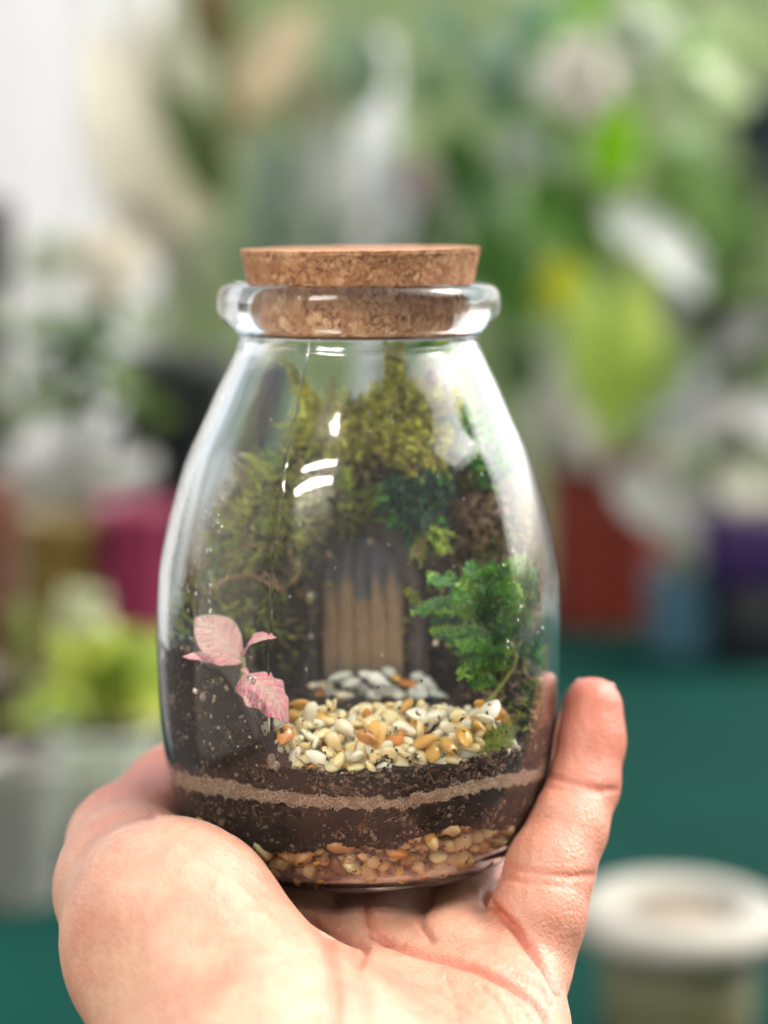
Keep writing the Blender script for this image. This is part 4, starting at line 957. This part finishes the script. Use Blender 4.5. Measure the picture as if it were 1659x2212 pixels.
# ------------------------------------------------------------------ blurred nursery behind: pots and plants on the table
def Pm(x, y, d): return W(Pmm(x, y, d*1000.0))
def px2m(n, d): return n*d/F
def pot(name, cx, d, ztop, rtop, h, col, label, taper=0.78, rim=0.12, soil=True, group=None, rough=0.5, col2=None, cat='pot', plant=None):
    """lathe pot with lip and soil; centre pixel column cx at depth d; ztop world height of the rim"""
    c = (Pm(cx, 0, d)[0], d); zb = ztop-h
    t = thing(name, (c[0], c[1], zb), label, cat, group)
    m = simple(name+'_glaze', col, rough, col2, 25)
    rb = rtop*taper; pr_ = [(0.001, 0), (rb*0.96, 0), (rb, h*0.03), (rb+(rtop*0.93-rb)*0.8, h*(1-rim)-0.002), (rtop*0.93, h*(1-rim)), (rtop*0.985, h*(1-rim)+0.003), (rtop, h*0.985), (rtop*0.97, h), (rtop*0.88, h*0.99), (rtop*0.84, h*0.86), (0.001, h*0.85)]
    v, f = lathe(pr_, 64, c, True, zb); obj('body', v, f, m, t)
    if soil:
        v, f = lathe([(0.001, 0), (rtop*0.845, 0), (rtop*0.84, 0.006), (rtop*0.4, 0.010), (0.001, 0.011)], 48, c, True, zb+h*0.861); obj('soil', v, f, SOIL_BG, t)
    return t, c
SOIL_BG = simple('potting_soil', (0.04, 0.026, 0.018), 0.9, (0.02, 0.014, 0.01), 120, 0.8, 0.004)
def zat(y, d): return H-(y-Y0)*d/F
LM = {}
def lm(c, dark=0.7, tr=0.35, rough=0.45):
    k = (c, dark, tr)
    if k not in LM: LM[k] = leafmat('leaf_%d' % len(LM), c, tuple(q*dark for q in c), rough, tr)
    return LM[k]
def bleaf(parent, x0, y0, d0, x1, y1, d1, wpx, c, nrm=(0, -0.9, 0.45), curl=0.10, cup=0.15, shape=0.8, peak=0.45, name='leaf', tr=0.35):
    b, t = Pm(x0, y0, d0), Pm(x1, y1, d1)
    return leaf(name, parent, b, t, nrm, px2m(wpx/2, (d0+d1)/2), lm(c, 0.75, tr), False, curl=curl, cup=cup, shape=shape, peak=peak, nu=14, nv=7)
STEMM = simple('plant_stem', (0.12, 0.14, 0.05), 0.6, (0.08, 0.09, 0.03), 40)
def bstem(parent, pts, r=0.004, mat=None):
    v, f = tube(catmull([Pm(*p) for p in pts], 24), np.linspace(r, r*0.6, 24), 8); obj('stem', v, f, mat or STEMM, parent)
def plant(name, x, d, label, cat='plant'):
    return thing(name, (Pm(x, 0, d)[0], d, 0.0), label, cat)
# --- white boards of the stall at the far left
wb = thing('board_wall', (Pm(60, 0, 2.9)[0], 2.9, -0.75), 'white painted board wall at the far upper left', 'panel')
for i in range(16):
    xx = Pm(-2370+i*170, 0, 2.9)[0]; v, f = boxv(xx, xx+px2m(167, 2.9), 2.9, 2.93, -0.75, zat(-700, 2.9)); o = obj('board', v, f, whitem, wb, False); bevel(o, 0.004)
bp = plant('bamboo_plant', 330, 2.2, 'tall plant with narrow cream and sage leaves before the white boards', 'plant')
for x0, y0, x1, y1, w_, c_ in [(380, 420, 330, 60, 120, (0.50, 0.48, 0.36)), (400, 300, 390, -80, 120, (0.38, 0.40, 0.28)), (330, 520, 240, 260, 110, (0.55, 0.54, 0.44)), (420, 540, 360, 330, 110, (0.42, 0.42, 0.30)), (300, 260, 290, -60, 90, (0.60, 0.58, 0.50))]:
    bleaf(bp, x0, y0, 2.25, x1, y1, 2.22, w_, c_, (0.1, -0.9, 0.3))
bstem(bp, [(330, 1000, 2.28), (345, 700, 2.28), (370, 420, 2.27), (390, 150, 2.26)], 0.005)
pot('sage_jar', 330, 2.28, zat(960, 2.28), px2m(70, 2.28), zat(960, 2.28), (0.22, 0.25, 0.20), 'slim sage pot behind the charcoal pot at the left')
# --- left: rubber plant
rp = plant('rubber_plant', 400, 2.0, 'tall plant with dark olive and cream leaves at the upper left, behind the jar', 'plant')
OLV = (0.055, 0.085, 0.018); CRM = (0.56, 0.50, 0.34); 
bleaf(rp, 480, 440, 2.0, 335, 170, 1.95, 120, OLV, (0.3, -0.9, 0.2))
bleaf(rp, 470, 140, 2.0, 440, -140, 2.0, 110, (0.10, 0.075, 0.022), (0.1, -0.9, 0.2))
bleaf(rp, 300, 560, 2.05, 200, 40, 2.05, 150, (0.62, 0.58, 0.46), (0.2, -0.9, 0.4))
bleaf(rp, 440, 560, 2.1, 270, 200, 2.08, 130, (0.56, 0.52, 0.36), (0.2, -0.9, 0.4))
bleaf(rp, 520, 240, 2.1, 680, 20, 2.1, 150, (0.52, 0.42, 0.26), (-0.2, -0.9, 0.4))
bleaf(rp, 500, 300, 2.12, 600, 130, 2.12, 130, (0.30, 0.25, 0.11), (-0.2, -0.9, 0.4))
bleaf(rp, 470, 330, 2.12, 560, 230, 2.1, 110, (0.26, 0.26, 0.12), (-0.2, -0.9, 0.4))
bleaf(rp, 430, 640, 2.0, 250, 430, 2.0, 90, (0.13, 0.12, 0.08), (0.2, -0.8, 0.6))
bleaf(rp, 400, 650, 2.0, 470, 480, 1.98, 120, (0.20, 0.23, 0.14), (-0.2, -0.8, 0.6))
bstem(rp, [(410, 1000, 2.02), (440, 700, 2.02), (480, 440, 2.02), (500, 250, 2.1), (470, 120, 2.03)], 0.006)
t, c = pot('black_pot', 380, 2.02, zat(760, 2.02), px2m(130, 2.02), zat(760, 2.02), (0.022, 0.024, 0.024), 'tall charcoal pot holding the olive-leaved plant, half hidden by the jar')
# --- pale flower plant, left
hp = plant('pale_flower_plant', 160, 1.85, 'bushy green plant with pale cream flower heads at the left edge', 'plant')
r_ = np.random.default_rng(77)
def flower_head(parent, x, y, d, rpx, c, n=60):
    ctr = Pm(x, y, d); R = px2m(rpx, d)
    for k in range(n):
        u = r_.normal(size=3); u /= np.linalg.norm(u); u[1] = -abs(u[1])
        p = ctr+u*R*0.45; q = ctr+u*R*1.0+r_.normal(size=3)*R*0.12
        s_ = np.cross(u, r_.normal(size=3)); leaf('petal', parent, p, q, s_+u*0.2, R*0.34, lm(c, 0.85, 0.4), False, curl=0.2, cup=0.3, nu=6, nv=5, shape=0.6, peak=0.6)
flower_head(hp, 235, 570, 1.85, 78, (0.66, 0.60, 0.46), 46); flower_head(hp, 110, 560, 1.9, 70, (0.52, 0.56, 0.44), 40)
flower_head(hp, 330, 700, 1.95, 55, (0.40, 0.40, 0.34), 30)
for k in range(46):
    x, y = r_.uniform(-40, 330), r_.uniform(690, 960); a = r_.uniform(0, 6.28)
    cc = [(0.06, 0.14, 0.02), (0.10, 0.20, 0.03), (0.05, 0.10, 0.03), (0.17, 0.24, 0.06), (0.03, 0.07, 0.02)][int(r_.integers(5))]
    if x < 60: cc = (0.20, 0.24, 0.11)
    bleaf(hp, x, y, 1.85+r_.uniform(-.08, .1), x+90*math.cos(a), y-60*abs(math.sin(a)), 1.82+r_.uniform(-.08, .08), 60, cc, (r_.normal()*0.4, -0.7, 0.7))
bstem(hp, [(170, 1100, 1.88), (180, 850, 1.88), (225, 620, 1.87)]); bstem(hp, [(160, 1100, 1.89), (130, 800, 1.9), (110, 600, 1.92)]); bstem(hp, [(180, 1100, 1.9), (260, 900, 1.92), (325, 730, 1.95)])
pot('grey_planter', 150, 1.92, zat(985, 1.92), px2m(185, 1.92), zat(985, 1.92), (0.36, 0.36, 0.33), 'wide pale grey planter under the pale flower plant at the left')
pot('magenta_pot', 290, 1.68, zat(1085, 1.68), px2m(92, 1.68), zat(1085, 1.68), (0.17, 0.010, 0.045), 'magenta pot close behind the jar at the left', 0.85)
pot('amber_pot', 125, 1.66, zat(1110, 1.66), px2m(88, 1.66), zat(1110, 1.66), (0.115, 0.075, 0.010), 'amber brown pot left of the magenta pot', 0.85)
pot('brick_red_pot', -30, 1.72, zat(1040, 1.72), px2m(70, 1.72), zat(1040, 1.72), (0.12, 0.04, 0.022), 'brick red pot cut by the left edge of the photo', 0.85)
pot('black_vase', -40, 1.9, zat(430, 1.9), px2m(70, 1.9), zat(430, 1.9), (0.02, 0.02, 0.024), 'tall black vase at the left edge below the white boards', 0.8, soil=False, cat='vase')
# --- lime plant, left front
lp = plant('lime_plant', 200, 1.42, 'lime green leafy plant with a pale bloom left of the jar', 'plant')
for k in range(34):
    a = r_.uniform(-0.2, PI+0.2); L = r_.uniform(70, 170); x, y = 230+r_.uniform(-70, 60), 1520+r_.uniform(-60, 40)
    cc = [(0.46, 0.55, 0.09), (0.55, 0.62, 0.12), (0.36, 0.46, 0.07), (0.24, 0.32, 0.05)][int(r_.integers(4))]
    bleaf(lp, x, y, 1.42, x+L*1.1*math.cos(a), y-L*math.sin(a), 1.40+r_.uniform(-.04, .04), 100, cc, (r_.normal()*0.3, -0.75, 0.65))
for k in range(10):
    x, y = r_.uniform(0, 160), r_.uniform(1290, 1440); bleaf(lp, x+40, y+80, 1.47, x, y, 1.45, 60, (0.13, 0.16, 0.035), (0.2, -0.7, 0.7))
flower_head(lp, 178, 1325, 1.40, 62, (0.52, 0.56, 0.36), 40)
bstem(lp, [(225, 1640, 1.42), (210, 1480, 1.42), (180, 1340, 1.41)])
pot('sage_pot', 225, 1.42, zat(1570, 1.42), px2m(125, 1.42), zat(1570, 1.42), (0.48, 0.52, 0.42), 'pale sage pot of the lime plant beside the thumb', 0.85)
pot('brown_pot', 10, 1.52, zat(1450, 1.52), px2m(90, 1.52), zat(1450, 1.52), (0.045, 0.022, 0.014), 'dark brown pot low at the left edge', 0.9)
pot('grey_stone_pot', 40, 1.27, zat(1640, 1.27), px2m(100, 1.27), zat(1640, 1.27), (0.17, 0.175, 0.155), 'grey stone pot at the left edge standing nearest on the teal table', 0.85)
# --- centre: white post and grey-green leaves
v, f = boxv(Pm(765, 0, 2.7)[0], Pm(850, 0, 2.7)[0], 2.7, 2.75, -0.75, zat(80, 2.7)); o = tag(obj('white_post', v, f, whitem, smooth=False), 'white painted post rising behind the cork', 'post'); bevel(o, 0.004)
gp_ = plant('grey_leaved_plant', 650, 2.3, 'plant with large pale grey-green leaves behind the cork', 'plant')
for x0, y0, x1, y1, w_, c in [(640, 560, 560, 260, 150, (0.22, 0.29, 0.21)), (690, 560, 700, 240, 150, (0.40, 0.42, 0.38)), (740, 580, 650, 380, 130, (0.30, 0.37, 0.29)), (600, 600, 530, 470, 110, (0.26, 0.34, 0.25)), (760, 560, 830, 420, 110, (0.34, 0.35, 0.33)), (700, 300, 620, 120, 140, (0.24, 0.25, 0.14)), (780, 250, 740, 30, 140, (0.15, 0.22, 0.13)), (860, 560, 820, 300, 90, (0.38, 0.40, 0.40)), (600, 620, 490, 560, 80, (0.10, 0.13, 0.08))]:
    bleaf(gp_, x0, y0, 2.3, x1, y1, 2.27, w_, c, (r_.normal()*0.2, -0.9, 0.45))
bstem(gp_, [(660, 1000, 2.32), (670, 700, 2.32), (690, 540, 2.32), (700, 320, 2.3)], 0.006)
pot('grey_green_pot', 660, 2.32, zat(900, 2.32), px2m(110, 2.32), zat(900, 2.32), (0.16, 0.19, 0.16), 'grey-green pot seen dimly through the empty top of the jar')
mv = plant('mauve_flower_plant', 910, 2.25, 'mauve flower on a stem just right of the white post', 'flower')
flower_head(mv, 905, 395, 2.25, 50, (0.30, 0.16, 0.24), 36); bstem(mv, [(900, 1000, 2.27), (880, 700, 2.27), (905, 420, 2.26)])
for k in range(14):
    x, y = r_.uniform(830, 1000), r_.uniform(460, 900); a = r_.uniform(0, PI); bleaf(mv, x, y, 2.27, x+90*math.cos(a), y-80*math.sin(a), 2.25, 60, [(0.05, 0.10, 0.04), (0.10, 0.13, 0.09), (0.04, 0.08, 0.04)][k % 3])
# --- right: tall green plant
tg_ = plant('tall_green_plant', 1200, 2.1, 'tall plant with many fresh green leaves at the upper right', 'plant')
for k in range(85):
    x, y = r_.uniform(930, 1700), r_.uniform(-30, 640); a = r_.uniform(0, 6.28); L = r_.uniform(90, 170)
    cc = [(0.12, 0.28, 0.035), (0.18, 0.34, 0.06), (0.08, 0.19, 0.025), (0.28, 0.41, 0.12), (0.23, 0.38, 0.06), (0.33, 0.43, 0.17)][int(r_.integers(6))]
    if y < 160 and x < 1130: cc = (0.12, 0.21, 0.13)
    if x > 1480 and y < 240: cc = (0.28, 0.37, 0.15)
    if 950 < x < 1130 and y > 220: cc = (0.045, 0.13, 0.02)
    bleaf(tg_, x, y, 2.15+r_.uniform(-.05, .1), x+L*math.cos(a), y-L*math.sin(a), 2.12+r_.uniform(-.05, .1), 95, cc, (r_.normal()*0.3, -0.85, 0.5))
for x0, y0, x1, y1, w_, c in [(1320, 400, 1325, 190, 110, (0.30, 0.62, 0.01)), (1300, 380, 1350, 230, 100, (0.24, 0.52, 0.012)), (1215, 680, 1195, 550, 130, (0.50, 0.52, 0.03)), (1280, 900, 1260, 580, 120, (0.46, 0.62, 0.13)), (1360, 900, 1370, 560, 130, (0.48, 0.62, 0.12)), (1310, 950, 1320, 640, 110, (0.42, 0.56, 0.10)), (1400, 880, 1480, 690, 100, (0.16, 0.22, 0.08)), (1060, 640, 1050, 440, 120, (0.05, 0.13, 0.02)), (1100, 720, 1130, 500, 120, (0.06, 0.14, 0.025)), (1600, 560, 1480, 330, 130, (0.13, 0.24, 0.06)), (1140, 860, 1080, 700, 110, (0.08, 0.13, 0.05)), (1450, 620, 1300, 420, 90, (0.30, 0.38, 0.2))]:
    bleaf(tg_, x0, y0, 1.98, x1, y1, 1.95, w_, c, (0.05, -0.9, 0.35))
bstem(tg_, [(1240, 1000, 2.2), (1260, 700, 2.2), (1300, 380, 2.17), (1320, 100, 2.15)], 0.007)
wf = plant('white_flower_plant', 1330, 1.95, 'cluster of white blooms among the green leaves at the right', 'flower')
flower_head(wf, 1260, 165, 1.95, 88, (0.72, 0.66, 0.62), 50); flower_head(wf, 1385, 75, 2.0, 80, (0.55, 0.60, 0.48), 44); flower_head(wf, 1140, 330, 2.0, 62, (0.38, 0.44, 0.37), 36)
flower_head(wf, 1180, 180, 2.0, 55, (0.5, 0.56, 0.45), 30)
bleaf(wf, 1300, 450, 1.95, 1470, 590, 1.93, 130, (0.30, 0.34, 0.29), (0.5, -0.8, 0.3)); bleaf(wf, 1370, 480, 1.94, 1520, 650, 1.92, 130, (0.33, 0.36, 0.32), (0.5, -0.8, 0.3))
bstem(wf, [(1330, 1000, 1.99), (1320, 600, 1.99), (1265, 200, 1.97)]); bstem(wf, [(1335, 1000, 2.0), (1350, 500, 2.0), (1385, 110, 2.01)])
hpot, c = pot('dark_blue_pot', 1660, 2.2, zat(190, 2.2), px2m(85, 2.2), px2m(190, 2.2), (0.03, 0.04, 0.055), 'dark slate blue pot high at the right edge')
v, f = boxv(Pm(1560, 0, 2.2)[0], Pm(1800, 0, 2.2)[0], 2.1, 2.32, zat(380, 2.2)-0.02, zat(380, 2.2)); sh = thing('plant_stand', (Pm(1680, 0, 2.2)[0], 2.2, 0), 'dark stand carrying the slate blue pot at the right edge', 'stand')
obj('shelf', v, f, floorm, sh, False)
for xx in (1575, 1785):
    for yy in (2.12, 2.3):
        q = Pm(xx, 0, 2.2)[0]; v, f = boxv(q-.008, q+.008, yy-.008, yy+.008, 0.0, zat(380, 2.2)-0.02); obj('leg', v, f, floorm, sh, False)
# --- right: pale broad-leaved plant in the red pot
cl = plant('pale_leaved_plant', 1330, 2.15, 'plant with broad silvery white leaves growing from the dark red pot', 'plant')
for x0, y0, x1, y1, w_, c in [(1250, 1000, 1130, 740, 170, (0.50, 0.50, 0.44)), (1200, 1000, 1250, 830, 180, (0.54, 0.53, 0.46)), (1290, 1010, 1180, 900, 130, (0.46, 0.45, 0.39)), (1420, 900, 1540, 800, 140, (0.50, 0.52, 0.52)), (1450, 960, 1620, 880, 150, (0.50, 0.49, 0.47)), (1400, 980, 1540, 950, 120, (0.56, 0.58, 0.50)), (1370, 1000, 1420, 1150, 150, (0.40, 0.41, 0.37)), (1420, 1010, 1500, 1190, 140, (0.34, 0.35, 0.31)), (1560, 1000, 1690, 1140, 150, (0.42, 0.43, 0.34)), (1540, 780, 1680, 700, 120, (0.34, 0.34, 0.31)), (1440, 720, 1540, 560, 80, (0.22, 0.21, 0.23)), (1600, 860, 1700, 960, 130, (0.42, 0.42, 0.40)), (1440, 1150, 1480, 1230, 80, (0.12, 0.11, 0.08))]:
    bleaf(cl, x0, y0, 2.1, x1, y1, 2.04, w_, c, (r_.normal()*0.15, -0.75, 0.65), shape=0.6)
bstem(cl, [(1310, 1060, 2.18), (1330, 1000, 2.16), (1430, 930, 2.12)], 0.005)
for k in range(12):
    x, y = r_.uniform(1400, 1700), r_.uniform(600, 760); bleaf(cl, x, y+90, 2.3, x+r_.uniform(-60, 60), y-40, 2.3, 90, [(0.15, 0.18, 0.11), (0.22, 0.22, 0.19), (0.12, 0.15, 0.09)][k % 3])
pot('dark_red_pot', 1308, 2.2, zat(985, 2.2), px2m(138, 2.2), zat(985, 2.2), (0.20, 0.026, 0.016), 'dark terracotta red pot standing right of the jar', 0.88)
pot('blue_glazed_pot', 1475, 2.03, zat(1235, 2.03), px2m(85, 2.03), zat(1235, 2.03), (0.055, 0.13, 0.18), 'small blue glazed pot right of the dark red pot', 0.9)
pot('purple_pot', 1625, 2.0, zat(1105, 2.0), px2m(120, 2.0), px2m(140, 2.0), (0.035, 0.012, 0.09), 'deep purple pot at the right edge on a black block', 0.95)
pot('black_block', 1650, 2.0, zat(1245, 2.0), px2m(105, 2.0), zat(1245, 2.0), (0.008, 0.008, 0.012), 'round black plinth under the purple pot at the right edge', 1.0, 0.1, False, cat='plinth')
# --- front right: cream pot with thick rim
cpx, cd = 1462, 1.02; zr = zat(1985, cd); c = (Pm(cpx, 0, cd)[0], cd)
ct = thing('cream_rimmed_pot', (c[0], c[1], 0.0), 'olive pot with a thick cream rim and beige filling at the lower right', 'pot')
R0 = px2m(176, cd); tr_ = px2m(52, cd)
pr_ = [(R0+tr_*math.cos(q)*1.15, tr_*0.85*math.sin(q)) for q in np.linspace(-PI, PI, 24, endpoint=False)]
pr_.append(pr_[0]); v, f = lathe(pr_, 72, c, False, zr); obj('rim', v, f, simple('cream_glaze', (0.25, 0.24, 0.20), 0.7, (0.21, 0.20, 0.17), 20), ct)
v, f = lathe([(0.001, 0), (R0*0.85, 0), (R0*0.95, zr*0.4), (R0*0.93, zr-0.004), (R0*0.6, zr-0.003)], 64, c, True, 0.0); obj('body', v, f, simple('olive_glaze', (0.085, 0.085, 0.035), 0.7, (0.06, 0.06, 0.028), 20), ct)
v, f = lathe([(0.001, 0), (R0*0.9, 0.0), (R0*0.88, 0.004), (0.001, 0.006)], 64, c, True, zr-0.004); obj('filling', v, f, simple('beige_sand', (0.20, 0.155, 0.105), 0.9, (0.16, 0.12, 0.085), 60), ct)
# --- a tube lamp on the added sky-blocking wall behind the photographer (mirrored in the glass as white dashes)
lampm, n_, l_, b_ = newmat('lamp_tube'); b_.inputs['Emission Color'].default_value = (1, 0.96, 0.88, 1); b_.inputs['Emission Strength'].default_value = 60; b_.inputs['Base Color'].default_value = (0.8, 0.8, 0.8, 1)
for z_, x_, lb in ((1.80, -0.95, 'upper white tube lamp on the stall wall, mirrored in the jar as the higher dash'), (1.36, -0.98, 'lower white tube lamp on the stall wall, mirrored in the jar as the lower dash')):
    t = thing('tube_lamp', (x_, -1.27, z_), lb, 'lamp')
    v, f = boxv(x_-0.48, x_+0.48, -1.298, -1.25, z_-0.025, z_+0.025); o = obj('housing', v, f, floorm, t, False); bevel(o, 0.01)
    v, f = tube([(x_-0.45, -1.225, z_), (x_, -1.225, z_), (x_+0.45, -1.225, z_)], 0.024, 16); obj('tube', v, f, lampm, t)
